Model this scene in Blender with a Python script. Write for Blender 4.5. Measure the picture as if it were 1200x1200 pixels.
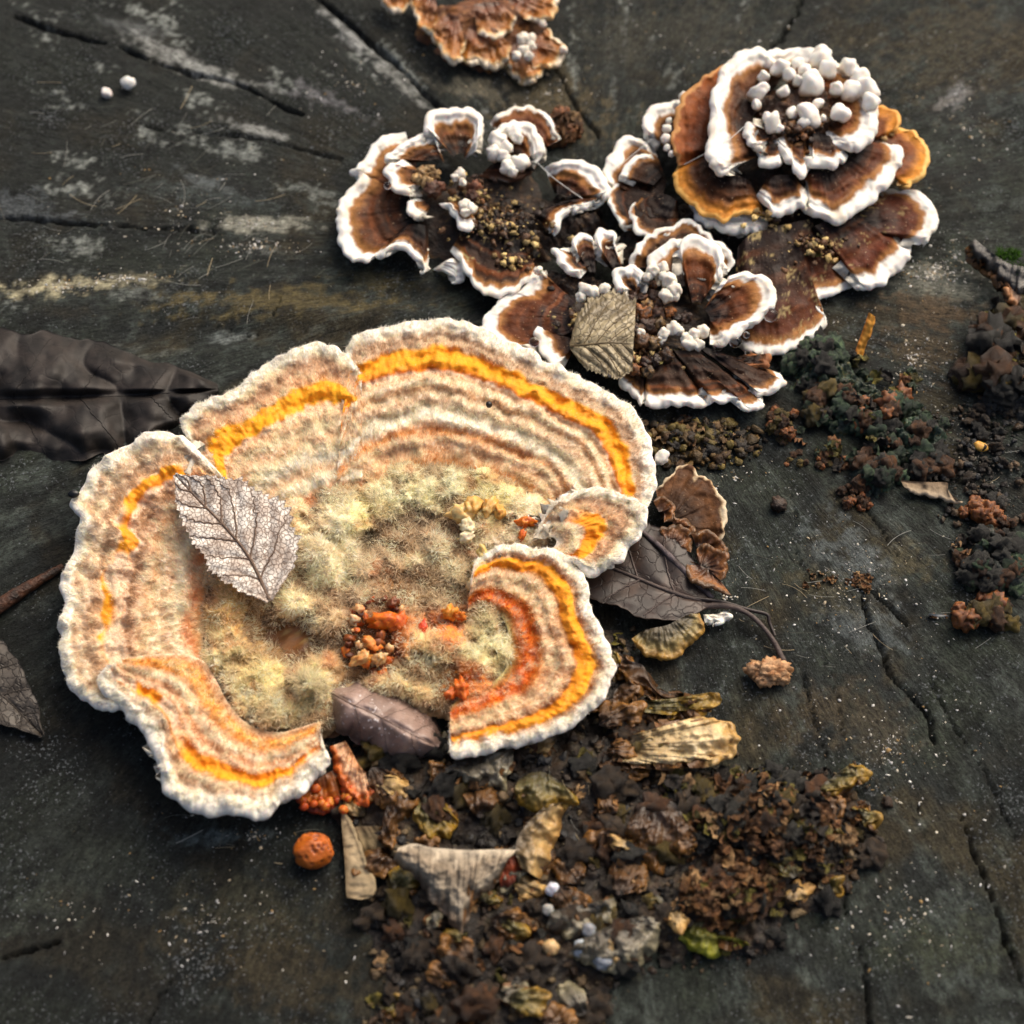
import bpy, math, random
import numpy as np
from mathutils import Vector, Matrix
from math import radians, sin, cos, pi

# ------------------------------------------------------------------ camera, sky, sun, exposure
for o in list(bpy.data.objects): bpy.data.objects.remove(o, do_unlink=True)
scn = bpy.context.scene
COL = scn.collection
U = 0.00015                       # metres per photo pixel at the middle of the frame (frame is about 18 cm wide)
FOV = radians(34); PITCH = radians(58)
DIST = 600*U/math.tan(FOV/2)
CAM = np.array([0, -DIST*cos(PITCH), DIST*sin(PITCH)])
FWD = -CAM/np.linalg.norm(CAM); RGT = np.array([1., 0, 0]); UPV = np.cross(RGT, FWD)
cd = bpy.data.cameras.new('camera'); cam = bpy.data.objects.new('camera', cd); COL.objects.link(cam)
cam.location = CAM; cam.rotation_euler = (pi/2-PITCH, 0, 0)
cd.angle = FOV; cd.clip_start = 0.01; cd.clip_end = 100
cd.dof.use_dof = True; cd.dof.focus_distance = DIST*0.985; cd.dof.aperture_fstop = 18.0
scn.camera = cam

SUN_EL, SUN_AZ = radians(47), radians(38)        # azimuth measured from +Y (away from camera) towards +X
w = bpy.data.worlds.new('World'); scn.world = w; w.use_nodes = True
nt = w.node_tree; nt.nodes.clear()
sky = nt.nodes.new('ShaderNodeTexSky'); sky.sky_type = 'NISHITA'; sky.sun_disc = False
sky.sun_elevation = SUN_EL; sky.sun_rotation = SUN_AZ; sky.air_density = 1.0; sky.dust_density = 10.0; sky.ozone_density = 0.5
bg = nt.nodes.new('ShaderNodeBackground'); bg.inputs['Strength'].default_value = 0.14
out = nt.nodes.new('ShaderNodeOutputWorld')
nt.links.new(sky.outputs[0], bg.inputs[0]); nt.links.new(bg.outputs[0], out.inputs[0])
sl = bpy.data.lights.new('sun', 'SUN'); sl.energy = 1.8; sl.angle = radians(52); sl.color = (1, 0.92, 0.80)
so = bpy.data.objects.new('sun', sl); COL.objects.link(so); so.location = (0.3, 0.3, 0.6)
sd = Vector((cos(SUN_EL)*sin(SUN_AZ), cos(SUN_EL)*cos(SUN_AZ), sin(SUN_EL)))
so.rotation_euler = sd.to_track_quat('Z', 'Y').to_euler()
scn.view_settings.view_transform = 'Standard'; scn.view_settings.look = 'None'
scn.view_settings.gamma = 1; scn.view_settings.exposure = 0.14; scn.view_settings.use_curve_mapping = False
scn.render.engine = 'CYCLES'

# ------------------------------------------------------------------ helpers
def G(px, py, h=0.0):
    """ground-plan point: where the sight line of a photo position meets the level h (all in photo pixels)"""
    px = np.asarray(px, float); py = np.asarray(py, float); h = np.asarray(h, float)*U
    t = math.tan(FOV/2)/600
    d = FWD + ((px-600)*t)[..., None]*RGT - ((py-600)*t)[..., None]*UPV
    k = (h-CAM[2])/d[..., 2]
    return CAM + d*k[..., None]

def lin(hexs):
    c = np.array([int(hexs[i:i+2], 16)/255 for i in (0, 2, 4)])
    return np.where(c <= 0.04045, c/12.92, ((c+0.055)/1.055)**2.4)

_rs = np.random.RandomState(7)
_perm = np.concatenate([_rs.permutation(256)]*3).astype(np.int64)
_g = _rs.normal(size=(256, 3)); _g /= np.linalg.norm(_g, axis=1)[:, None]
def noise(p, f=1.0, seed=0):
    p = np.asarray(p, float)*f + seed*17.31 + 100.5
    i = np.floor(p).astype(np.int64); q = p-i
    i &= 255
    wv = q*q*q*(q*(q*6-15)+10)
    r = 0
    for a in (0, 1):
        for b in (0, 1):
            for c in (0, 1):
                hsh = _perm[_perm[_perm[i[..., 0]+a]+i[..., 1]+b]+i[..., 2]+c]
                g = _g[hsh]
                dd = g[..., 0]*(q[..., 0]-a)+g[..., 1]*(q[..., 1]-b)+g[..., 2]*(q[..., 2]-c)
                r = r + dd*(wv[..., 0] if a else 1-wv[..., 0])*(wv[..., 1] if b else 1-wv[..., 1])*(wv[..., 2] if c else 1-wv[..., 2])
    return r*1.7
def fbm(p, f=1.0, seed=0, oct=3, gain=0.5):
    s = 0; a = 1
    for k in range(oct):
        s = s + a*noise(p, f*2.03**k, seed+k*3.7); a *= gain
    return s
def v3(x, y, z=0.0):
    x = np.asarray(x, float)
    return np.stack([x, np.broadcast_to(np.asarray(y, float), x.shape), np.broadcast_to(np.asarray(z, float), x.shape)], -1)
def sstep(a, b, x):
    t = np.clip((x-a)/(b-a), 0, 1); return t*t*(3-2*t)
def nrm(v):
    return v/np.maximum(np.linalg.norm(v, axis=-1, keepdims=True), 1e-12)
def mixc(a, b, f):
    return a+(b-a)*np.asarray(f)[..., None]

def spline(pts, n):
    """Catmull-Rom through pts (k,d), n samples spaced evenly by length"""
    P = np.array(pts, float)
    P = np.vstack([2*P[0]-P[1], P, 2*P[-1]-P[-2]])
    outp = []
    for i in range(1, len(P)-2):
        t = np.linspace(0, 1, 24, endpoint=False)[:, None]
        a, b, c, d = P[i-1], P[i], P[i+1], P[i+2]
        outp.append(0.5*((2*b)+(-a+c)*t+(2*a-5*b+4*c-d)*t*t+(-a+3*b-3*c+d)*t**3))
    outp.append(P[-2][None]); Q = np.vstack(outp)
    L = np.concatenate([[0], np.cumsum(np.linalg.norm(np.diff(Q[:, :2], axis=0), axis=1)+1e-9)])
    s = np.linspace(0, L[-1], n)
    return np.stack([np.interp(s, L, Q[:, k]) for k in range(P.shape[1])], 1), L[-1]

ZT = dict(z1=(40, 350, 1/3), z2=(400, 350, 1/3), z3=(40, 600, 1/3), z4=(360, 560, 1/3), z5=(370, 90, 350/1200),
          z6=(690, 30, .35), z7=(550, 230, 380/1200), z8=(680, 530, 380/1200), y1=(330, 850, 350/1200),
          y2=(640, 750, 1/3), y3=(880, 260, 320/1200), y4=(900, 500, .25), y5=(0, 0, .375), y6=(420, 0, .25),
          y7=(0, 800, 1/3), y8=(800, 800, 1/3), im=(0, 0, 1.0))
def Z(k, pts):
    a, b, s = ZT[k]
    return [(a+p[0]*s, b+p[1]*s)+tuple(p[2:]) for p in pts]

def mesh(name, V, faces, mat, parent=None, col=None, uv=None, smooth=True):
    """faces: list of (k,3|4) index arrays"""
    me = bpy.data.meshes.new(name)
    V = np.asarray(V, np.float32)
    me.vertices.add(len(V)); me.vertices.foreach_set('co', V.ravel())
    if not isinstance(faces, (list, tuple)): faces = [faces]
    faces = [np.asarray(f, np.int32) for f in faces if len(f)]
    loops = np.concatenate([f.ravel() for f in faces])
    tot = np.concatenate([np.full(len(f), f.shape[1], np.int32) for f in faces])
    st = np.concatenate([[0], np.cumsum(tot)[:-1]]).astype(np.int32)
    me.loops.add(len(loops)); me.loops.foreach_set('vertex_index', loops)
    me.polygons.add(len(tot)); me.polygons.foreach_set('loop_start', st); me.polygons.foreach_set('loop_total', tot)
    me.polygons.foreach_set('use_smooth', np.full(len(tot), bool(smooth)))
    if col is not None:
        at = me.color_attributes.new('Col', 'FLOAT_COLOR', 'POINT')
        c4 = np.ones((len(V), 4), np.float32); c4[:, :3] = np.clip(col, 0, 1)
        at.data.foreach_set('color', c4.ravel())
    if uv is not None:
        at = me.attributes.new('P2', 'FLOAT_VECTOR', 'POINT')
        u3 = np.zeros((len(V), 3), np.float32); u3[:, :uv.shape[1]] = uv
        at.data.foreach_set('vector', u3.ravel())
    me.materials.append(mat); me.update(calc_edges=True); me.validate()
    o = bpy.data.objects.new(name, me); COL.objects.link(o)
    if parent is not None: o.parent = parent
    return o
def rebase(o, loc):
    """put the object's origin at loc (world) without moving its geometry"""
    loc = Vector([float(x) for x in loc])
    o.data.transform(Matrix.Translation(-loc)); o.location = loc
    return o
def thing(name, label, cat, loc=(0, 0, 0), group=None):
    o = bpy.data.objects.new(name, None); COL.objects.link(o); o.empty_display_size = 0.005
    o.location = [float(x) for x in loc]
    tag(o, label, cat, group); return o
def adopt(parent):
    """children were built in world space: keep them there"""
    m = Matrix.Translation(-parent.location)
    for c in parent.children: c.matrix_parent_inverse = m
def tag(o, label=None, cat=None, group=None, kind=None):
    if label: o['label'] = label
    if cat: o['category'] = cat
    if group: o['group'] = group
    if kind: o['kind'] = kind
    return o
def quads(r, c, wrap=False):
    i = np.arange(r*c).reshape(r, c)
    if wrap: i = np.concatenate([i, i[:, :1]], 1)
    return np.stack([i[:-1, :-1], i[:-1, 1:], i[1:, 1:], i[1:, :-1]], -1).reshape(-1, 4)

_ico = {}
def ico(n):
    if n not in _ico:
        import bmesh
        b = bmesh.new(); bmesh.ops.create_icosphere(b, subdivisions=n, radius=1)
        _ico[n] = (np.array([v.co[:] for v in b.verts]), np.array([[v.index for v in f.verts] for f in b.faces])); b.free()
    return _ico[n]
def blobdata(seed, sub=3, amp=0.3, f=1.3, amp2=0.12, f2=4.0, ridged=False):
    V, F = ico(sub)
    n = amp*noise(V, f, seed)
    m = fbm(V, f2, seed+5, 2)
    if ridged: m = 0.6-2*np.abs(m)
    return V*(1+n+amp2*m)[:, None], F
def rotm(rng, tilt=3.2):
    a, b, c = rng.uniform(-pi, pi), rng.uniform(-tilt, tilt), rng.uniform(-tilt, tilt)
    return np.array(Matrix.Rotation(a, 3, 'Z') @ Matrix.Rotation(b, 3, 'X') @ Matrix.Rotation(c, 3, 'Y'))

# ------------------------------------------------------------------ materials
def newmat(name):
    m = bpy.data.materials.new(name); m.use_nodes = True
    n = m.node_tree; n.nodes.clear()
    o = n.nodes.new('ShaderNodeOutputMaterial'); p = n.nodes.new('ShaderNodeBsdfPrincipled')
    n.links.new(p.outputs[0], o.inputs[0])
    return m, n, p, o
def nd(n, t, **kw):
    x = n.nodes.new(t)
    for k, v in kw.items():
        if k in x.inputs: x.inputs[k].default_value = v
        else: setattr(x, k, v)
    return x
def attr_mat(name, rough=0.8, var=0.35, vscale=900, bump=0.3, bscale=2500, bdist=0.0002, sss=0.0, spec=0.3, coat=0.0,
             trans=0.0, rvar=0.0, fleck=None, objvar=0.0):
    """colour from the piece's own painted zones (Col), broken up by procedural grain and fine relief"""
    m, n, p, o = newmat(name); L = n.links.new
    a = nd(n, 'ShaderNodeAttribute', attribute_name='Col')
    tc = nd(n, 'ShaderNodeTexCoord')
    nz = nd(n, 'ShaderNodeTexNoise', Scale=vscale, Detail=5.0, Roughness=0.65); L(tc.outputs['Object'], nz.inputs['Vector'])
    mr = nd(n, 'ShaderNodeMapRange'); mr.inputs[1].default_value = 0.25; mr.inputs[2].default_value = 0.75
    mr.inputs[3].default_value = 1-var; mr.inputs[4].default_value = 1+var
    L(nz.outputs[0], mr.inputs[0])
    mx = nd(n, 'ShaderNodeMix', data_type='RGBA', blend_type='MULTIPLY'); mx.inputs[0].default_value = 1
    L(a.outputs['Color'], mx.inputs[6]); L(mr.outputs[0], mx.inputs[7])
    colout = mx.outputs[2]
    if objvar:
        oi = nd(n, 'ShaderNodeObjectInfo'); hs = nd(n, 'ShaderNodeHueSaturation')
        m2 = nd(n, 'ShaderNodeMapRange'); m2.inputs[3].default_value = 1-objvar; m2.inputs[4].default_value = 1+objvar
        L(oi.outputs['Random'], m2.inputs[0]); L(m2.outputs[0], hs.inputs['Value']); L(colout, hs.inputs['Color']); colout = hs.outputs[0]
    if fleck:
        fc, fs, th = fleck
        n2 = nd(n, 'ShaderNodeTexNoise', Scale=fs, Detail=2.0); L(tc.outputs['Object'], n2.inputs['Vector'])
        r2 = nd(n, 'ShaderNodeMapRange'); r2.inputs[1].default_value = th; r2.inputs[2].default_value = th+0.05
        L(n2.outputs[0], r2.inputs[0])
        m3 = nd(n, 'ShaderNodeMix', data_type='RGBA'); L(r2.outputs[0], m3.inputs[0]); L(colout, m3.inputs[6])
        m3.inputs[7].default_value = (*fc, 1); colout = m3.outputs[2]
    L(colout, p.inputs['Base Color'])
    p.inputs['Roughness'].default_value = rough; p.inputs['Specular IOR Level'].default_value = spec
    if rvar:
        n4 = nd(n, 'ShaderNodeTexNoise', Scale=vscale*0.4, Detail=4.0); L(tc.outputs['Object'], n4.inputs['Vector'])
        r4 = nd(n, 'ShaderNodeMapRange'); r4.inputs[1].default_value = 0.3; r4.inputs[2].default_value = 0.7
        r4.inputs[3].default_value = max(0.05, rough-rvar); r4.inputs[4].default_value = min(1, rough+rvar)
        L(n4.outputs[0], r4.inputs[0]); L(r4.outputs[0], p.inputs['Roughness'])
    if coat: p.inputs['Coat Weight'].default_value = coat; p.inputs['Coat Roughness'].default_value = 0.18
    if sss:
        p.inputs['Subsurface Weight'].default_value = sss; p.inputs['Subsurface Radius'].default_value = (1, 0.5, 0.25)
        p.inputs['Subsurface Scale'].default_value = 0.0012
    if bump:
        nb = nd(n, 'ShaderNodeTexNoise', Scale=bscale, Detail=4.0, Roughness=0.6); L(tc.outputs['Object'], nb.inputs['Vector'])
        bp = nd(n, 'ShaderNodeBump', Strength=bump, Distance=bdist); L(nb.outputs[0], bp.inputs['Height']); L(bp.outputs[0], p.inputs['Normal'])
    if trans:
        tr = nd(n, 'ShaderNodeBsdfTranslucent'); L(colout, tr.inputs[0])
        ms = nd(n, 'ShaderNodeMixShader'); ms.inputs[0].default_value = trans
        L(p.outputs[0], ms.inputs[1]); L(tr.outputs[0], ms.inputs[2]); L(ms.outputs[0], o.inputs[0])
    return m
M = {}
M['cap'] = attr_mat('felted_cap', rough=0.7, var=0.18, vscale=700, bump=0.6, bscale=2200, bdist=0.0003, sss=0.12, spec=0.35, rvar=0.2)
M['margin'] = attr_mat('felted_margin', rough=0.85, var=0.12, vscale=900, bump=0.5, bscale=2600, bdist=0.0003, sss=0.2, spec=0.25)
M['fuzz'] = attr_mat('fungus_hair', rough=0.6, var=0.12, vscale=1500, bump=0, spec=0.2, trans=0.5)
M['tail'] = attr_mat('banded_cap', rough=0.62, var=0.4, vscale=800, bump=0.6, bscale=1800, bdist=0.0003, sss=0.0, spec=0.18, rvar=0.2,
                     fleck=((0.45, 0.33, 0.2), 2600, 0.7))
M['white'] = attr_mat('white_fungus_rim', rough=0.7, var=0.05, vscale=900, bump=0.12, bscale=2500, bdist=0.0002, sss=0.25, spec=0.3)
M['nodule'] = attr_mat('waxy_nodule', rough=0.5, var=0.25, vscale=1200, bump=0.4, bscale=2500, bdist=0.0002, sss=0.3, spec=0.5, rvar=0.15)
M['crust'] = attr_mat('dried_crust', rough=0.45, var=0.5, vscale=900, bump=0.8, bscale=1700, bdist=0.0005, spec=0.5, rvar=0.25, objvar=0.45)
M['soil'] = attr_mat('damp_soil', rough=0.5, var=0.5, vscale=900, bump=1.0, bscale=1700, bdist=0.0005, spec=0.4, rvar=0.25)
M['remnant'] = attr_mat('rotting_fungus_flesh', rough=0.36, var=0.45, vscale=600, bump=0.7, bscale=1500, bdist=0.0004, sss=0.1, spec=0.5, rvar=0.2)
M['speck'] = attr_mat('pale_specks', rough=0.8, var=0.1, bump=0, spec=0.3)
M['wood_chip'] = attr_mat('split_wood', rough=0.7, var=0.35, vscale=500, bump=0.6, bscale=1400, bdist=0.0003)
M['wetleaf'] = attr_mat('wet_leaf', rough=0.38, var=0.3, vscale=500, bump=0.5, bscale=1800, bdist=0.0002, spec=0.5, rvar=0.12)
M['dryleaf'] = attr_mat('dry_leaf', rough=0.6, var=0.35, vscale=700, bump=0.6, bscale=1800, bdist=0.0003, spec=0.35, rvar=0.15)
# ------------------------------------------------------------------ the stump's cut face, its bark, the forest floor
def to_px(P):
    d = P-CAM; z = d@FWD; t = math.tan(FOV/2)/600
    return 600+(d@RGT)/z/t, 600-(d@UPV)/z/t
PITH = G(700, 300)
CRACKS = [
    (1.0, 5, [(925, 582), (932, 602), (930, 637), (939, 662), (945, 700)]),
    (1.0, 6, [(1008, 580), (1017, 597), (1035, 620), (1050, 650)]),
    (1.3, 9, [(1020, 690), (1027, 697), (1045, 712), (1062, 730)]),
    (1.7, 12, [(1012, 700), (1020, 732), (1035, 762), (1040, 782), (1050, 800), (1073, 820), (1088, 843), (1096, 870)]),
    (1.1, 6, [(1090, 800), (1113, 843), (1137, 880), (1157, 910), (1177, 957), (1196, 990)]),
    (1.2, 8, [(940, 790), (950, 823), (963, 867), (972, 897), (976, 940), (985, 1010)]),
    (2.0, 15, [(985, 1010), (990, 1037), (997, 1077), (1010, 1127), (1020, 1197), (1028, 1260)]),
    (1.9, 14, [(1130, 960), (1147, 1013), (1170, 1073), (1183, 1113), (1198, 1150), (1215, 1200)]),
    (0.8, 5, [(1070, 930), (1080, 967), (1087, 993), (1097, 1027)]),
    (0.8, 5, [(960, 760), (975, 800), (990, 860), (1000, 880)]),
    (2.2, 14, [(-60, -10), (26, 22), (86, 41), (142, 56), (187, 75), (232, 86), (285, 101), (319, 120), (356, 135)]),
    (2.0, 12, [(-90, 250), (0, 255), (37, 257), (94, 262), (157, 268), (195, 270), (250, 272)]),
    (2.4, 14, [(350, -30), (375, 0), (409, 26), (442, 56), (462, 72), (500, 112), (520, 130)]),
    (1.3, 8, [(165, 146), (210, 156), (300, 161), (360, 176), (401, 187)]),
    (2.2, 12, [(-60, 1135), (0, 1123), (27, 1117), (70, 1105)]),
    (2.0, 10, [(955, -40), (940, 0), (925, 30), (905, 60)]),
    (1.7, 10, [(640, 60), (665, 105), (677, 125), (702, 160)]),
    (1.0, 7, [(462, 1040), (458, 1066), (455, 1107), (450, 1150)]),
    (1.0, 6, [(1160, 560), (1180, 610), (1200, 640)]),
    (1.2, 6, [(200, 1150), (180, 1190), (150, 1240)]),
    (1.0, 6, [(330, 350), (300, 390), (250, 380)]),
]
def axis(lo, hi, step, R):
    inner = np.arange(lo, hi, step)
    a = [lo]; s = step
    while a[-1] > -R: s *= 1.25; a.append(a[-1]-s)
    b = [inner[-1]]; s = step
    while b[-1] < R: s *= 1.25; b.append(b[-1]+s)
    return np.concatenate([np.array(a[1:])[::-1], inner, np.array(b[1:])])
RST = 0.31
SC = np.array([PITH[0]-0.02, PITH[1]-0.03, 0])
gx = axis(-0.118, 0.122, 0.00047, RST+0.15); gy = axis(-0.098, 0.155, 0.00047, RST+0.2)
X, Y = np.meshgrid(gx, gy)
GP = v3(X, Y, 0.0)
ang = np.arctan2(Y-PITH[1], X-PITH[0]); rad = np.hypot(X-PITH[0], Y-PITH[1])
PX, PY = to_px(GP.reshape(-1, 3)); PX = PX.reshape(X.shape); PY = PY.reshape(X.shape)
radial = v3(np.cos(ang)*6+10, np.sin(ang)*6, rad*12)          # noise domain stretched along the rays of the wood
hgt = 2.6*noise(GP, 45, 1) + 1.3*fbm(radial*2.2, 1, 4, 3) + 0.9*fbm(GP, 320, 6, 2) + 0.55*fbm(GP, 900, 7, 2)
rays = fbm(v3(np.cos(ang)*38, np.sin(ang)*38, rad*14), 1, 9, 2)
hgt += 1.3*rays + 0.8*fbm(v3(np.cos(ang)*80, np.sin(ang)*80, rad*40), 1, 19, 2)
hgt += 7*np.exp(-((PY-365-0.05*(PX-300))/14)**2)*sstep(640, 520, PX)*sstep(120, 250, PX)-6*np.exp(-((PY-395)/16)**2)*sstep(700, 560, PX)
crk = np.zeros_like(X)
def seg_dist(PX_, PY_, poly):
    best = np.full(PX_.shape, 1e9)
    for (x0, y0), (x1, y1) in zip(poly[:-1], poly[1:]):
        dx, dy = x1-x0, y1-y0; t = np.clip(((PX_-x0)*dx+(PY_-y0)*dy)/(dx*dx+dy*dy), 0, 1)
        best = np.minimum(best, np.hypot(PX_-x0-t*dx, PY_-y0-t*dy))
    return best
jit = noise(GP, 1300, 11)*2.0+noise(GP, 420, 12)*3.5+noise(GP, 150, 15)*4
for wd, dep, pl in CRACKS:
    pl = np.array(pl, float)
    sel = (PX > pl[:, 0].min()-30) & (PX < pl[:, 0].max()+30) & (PY > pl[:, 1].min()-30) & (PY < pl[:, 1].max()+30)
    pl2 = spline(pl, max(6, len(pl)*3))[0]
    dd = seg_dist(PX[sel]+jit[sel], PY[sel]+0.6*jit[sel], pl2)
    wloc = 0.92*wd*(0.75+0.9*noise(GP[sel], 120, 13)+.5*noise(GP[sel], 420, 14))
    crk[sel] = np.maximum(crk[sel], dep*1.15*sstep(.1, .5, wloc)*np.exp(-(dd/np.maximum(wloc, 0.2)/1.25)**2))
hgt = hgt-crk
hgt = np.clip(hgt, -18, 7)
GP[..., 2] = hgt*U

def ground_z(px, py):
    """height (photo pixels) of the wood under a photo position"""
    p = G(np.array(px, float), np.array(py, float))
    ix = np.clip(np.searchsorted(gx, p[..., 0]), 0, len(gx)-1); iy = np.clip(np.searchsorted(gy, p[..., 1]), 0, len(gy)-1)
    return hgt[iy, ix]

base = np.empty(X.shape+(3,)); base[:] = lin('3a3f3c')
n1 = fbm(GP, 60, 21, 4); n2 = fbm(GP, 220, 22, 3); n3 = fbm(radial*3, 1, 23, 3)
base = mixc(base, lin('23262a'), np.clip(0.5+1.2*n3, 0, 1)*0.7)
base = mixc(base, lin('4e432f'), sstep(0.05, 0.6, n1)*0.7)
base = mixc(base, lin('3e4438'), sstep(0.1, 0.7, -n1)*0.55)
base = mixc(base, lin('5a605e'), sstep(0.1, 0.8, n2+0.8*rays)*0.6)
base = mixc(base, lin('151716'), sstep(0.15, 0.8, -n2+0.8*fbm(radial*6, 1, 27, 2))*0.6)
upl = sstep(560, 200, PY+0.35*PX)                                  # darker towards the upper left of the cut face
base = mixc(base, lin('232625'), upl*0.75)
scf = fbm(v3(np.cos(ang)*14, np.sin(ang)*14, rad*55), 1, 29, 4)+.5*fbm(GP, 700, 28, 2)
base = mixc(base, lin('b0b2b2'), sstep(.45, .95, scf)*upl*.85)
base = mixc(base, lin('6e716c'), sstep(.6, 1.2, scf)*(1-upl)*.5)
lowl_shade = sstep(520, 300, PX)*sstep(560, 760, PY)
base = mixc(base, lin('191c1d'), lowl_shade*0.65)  # shade at the lower left, below the large bracket, painted into the wood
PATCH = [  # x, y, rx, ry, slope, colour, amount: stains and bleached wood
    (210, 70, 70, 10, .42, '918f90', .9), (255, 88, 45, 8, .3, 'a5a3a4', .9), (420, 45, 60, 9, .8, 'a09ea2', .9), (470, 95, 40, 8, .9, '999798', .8),
    (160, 33, 40, 9, .2, '6f7074', .5), (300, 152, 45, 6, .25, '9f9d9e', .8), (375, 115, 50, 10, .45, '8c8890', .6), (245, 215, 45, 10, .3, '70747a', .7),
    (300, 262, 60, 11, -.03, '9c9890', .9), (20, 240, 60, 18, .1, '5c5f66', .6), (80, 335, 60, 9, -.08, 'b9ad93', 1.0), (150, 328, 60, 8, -.1, '99907c', .7),
    (330, 355, 130, 20, -.03, '5c5138', 1.0), (240, 230, 100, 16, .1, '44494a', .6), (265, 392, 25, 6, 0, '7c8082', .7),
    (640, 120, 80, 40, .2, '5f533f', .8), (560, 105, 60, 14, .2, '7c7468', .6), (800, 40, 140, 40, 0, '45423a', .6), (1120, 110, 25, 14, -.9, '97949b', .9),
    (1110, 60, 90, 60, 0, '4c4334', .6), (1090, 330, 60, 22, .2, '8f8c84', .5), (1080, 400, 60, 35, .6, '524536', .8), (1100, 370, 50, 20, .2, '574636', .8),
    (1060, 660, 35, 25, .3, '5a5240', .7), (1000, 650, 50, 30, .5, '6a6f74', .7), (1010, 730, 50, 30, .7, '62676c', .6), (960, 690, 50, 25, .3, '4d4738', .8),
    (960, 830, 30, 60, 2, '4a4034', .7), (1020, 850, 50, 40, .8, '4d4438', .6), (760, 810, 30, 12, 0, '70706c', .5), (260, 980, 50, 12, 0, '6b7478', .6),
    (300, 1080, 90, 60, .2, '37352a', .6), (330, 1140, 120, 50, .2, '3a3225', .7), (60, 1050, 60, 40, -.5, '3b3f3a', .6), (110, 1010, 80, 30, 0, '2c302d', .6),
    (1120, 1110, 60, 30, 0, '3d4034', .6), (700, 510, 60, 30, 0, '3b2d1a', .6), (560, 340, 60, 20, 0, '2e2a1e', .5), (450, 330, 60, 14, .2, '544a30', .5),
]
fine = fbm(GP, 1500, 35, 2); brk = fbm(GP, 420, 31, 3); brk2 = fbm(radial*5, 1, 33, 2)
for x, y, rx, ry, sl_, c, am in PATCH:
    a = math.atan(sl_); dx, dy = PX-x, PY-y
    q = np.hypot((dx*cos(a)+dy*sin(a))/rx, (-dx*sin(a)+dy*cos(a))/ry)
    q = q+0.8*brk+0.55*brk2+.35*fine
    base = mixc(base, lin(c)*1.5, sstep(1.2, 0.3, q)*am)
base *= (0.68*(1+0.45*np.clip(fine, -1, 1)+.5*np.clip(brk2*brk, -.6, .8)))[..., None]
base = mixc(base, lin('0c0c0b'), sstep(2, 7, crk)*0.6)             # crack shade painted into the wood colour
base = np.clip(base*np.array([.97, 1.03, .95]), 0.003, 1)

def wood_mat():
    m, n, p, o = newmat('weathered_end_grain'); L = n.links.new
    a = nd(n, 'ShaderNodeAttribute', attribute_name='Col'); tc = nd(n, 'ShaderNodeTexCoord')
    p2 = nd(n, 'ShaderNodeAttribute', attribute_name='P2')
    nz = nd(n, 'ShaderNodeTexNoise', Scale=2000.0, Detail=7.0, Roughness=0.78); L(tc.outputs['Object'], nz.inputs['Vector'])
    ry = nd(n, 'ShaderNodeTexNoise', Scale=1.0, Detail=4.0, Roughness=0.7); L(p2.outputs['Vector'], ry.inputs['Vector'])
    ad = nd(n, 'ShaderNodeMath', operation='ADD'); L(nz.outputs[0], ad.inputs[0]); L(ry.outputs[0], ad.inputs[1])
    mr = nd(n, 'ShaderNodeMapRange'); mr.inputs[1].default_value = 0.74; mr.inputs[2].default_value = 1.3
    mr.inputs[3].default_value = 0.05; mr.inputs[4].default_value = 2.1; L(ad.outputs[0], mr.inputs[0])
    mx = nd(n, 'ShaderNodeMix', data_type='RGBA', blend_type='MULTIPLY'); mx.inputs[0].default_value = 1
    L(a.outputs['Color'], mx.inputs[6]); L(mr.outputs[0], mx.inputs[7])
    # pale fibres and mould flecks
    f2 = nd(n, 'ShaderNodeTexNoise', Scale=1900.0, Detail=3.0, Roughness=0.6); L(tc.outputs['Object'], f2.inputs['Vector'])
    pa = nd(n, 'ShaderNodeTexNoise', Scale=70.0, Detail=3.0); L(tc.outputs['Object'], pa.inputs['Vector'])
    ml = nd(n, 'ShaderNodeMath', operation='MULTIPLY_ADD'); L(pa.outputs[0], ml.inputs[0]); ml.inputs[1].default_value = 0.35; L(f2.outputs[0], ml.inputs[2])
    r2 = nd(n, 'ShaderNodeMapRange'); r2.inputs[1].default_value = 0.80; r2.inputs[2].default_value = 0.88; r2.inputs[4].default_value = 0.6
    L(ml.outputs[0], r2.inputs[0])
    m3 = nd(n, 'ShaderNodeMix', data_type='RGBA'); L(r2.outputs[0], m3.inputs[0]); L(mx.outputs[2], m3.inputs[6]); m3.inputs[7].default_value = (0.22, 0.24, 0.26, 1)
    L(m3.outputs[2], p.inputs['Base Color'])
    rr = nd(n, 'ShaderNodeMapRange'); rr.inputs[1].default_value = 0.3; rr.inputs[2].default_value = 0.7; rr.inputs[3].default_value = 0.55; rr.inputs[4].default_value = 0.95
    L(pa.outputs[0], rr.inputs[0]); L(rr.outputs[0], p.inputs['Roughness'])
    p.inputs['Specular IOR Level'].default_value = 0.25
    b1 = nd(n, 'ShaderNodeBump', Strength=1.0, Distance=0.0009); L(ad.outputs[0], b1.inputs['Height'])
    L(b1.outputs[0], p.inputs['Normal'])
    return m
M['wood'] = wood_mat()
stump = thing('tree_stump', 'dark weathered tree stump whose cracked cut face carries the fungi', 'stump', (SC[0], SC[1], -0.34))
ny, nx = X.shape
inside = np.hypot(X-SC[0], Y-SC[1]) < RST*(1+0.03*noise(v3(np.cos(np.arctan2(Y-SC[1], X-SC[0]))*2, np.sin(np.arctan2(Y-SC[1], X-SC[0]))*2), 1, 41))
Q = quads(ny, nx)
keep = inside.ravel()[Q].all(1)
used = np.unique(Q[keep]); rem = np.full(nx*ny, -1); rem[used] = np.arange(len(used))
p2 = np.stack([ang*PITH[1]*0+ang*180, rad*450, rad*0], -1)
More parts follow.
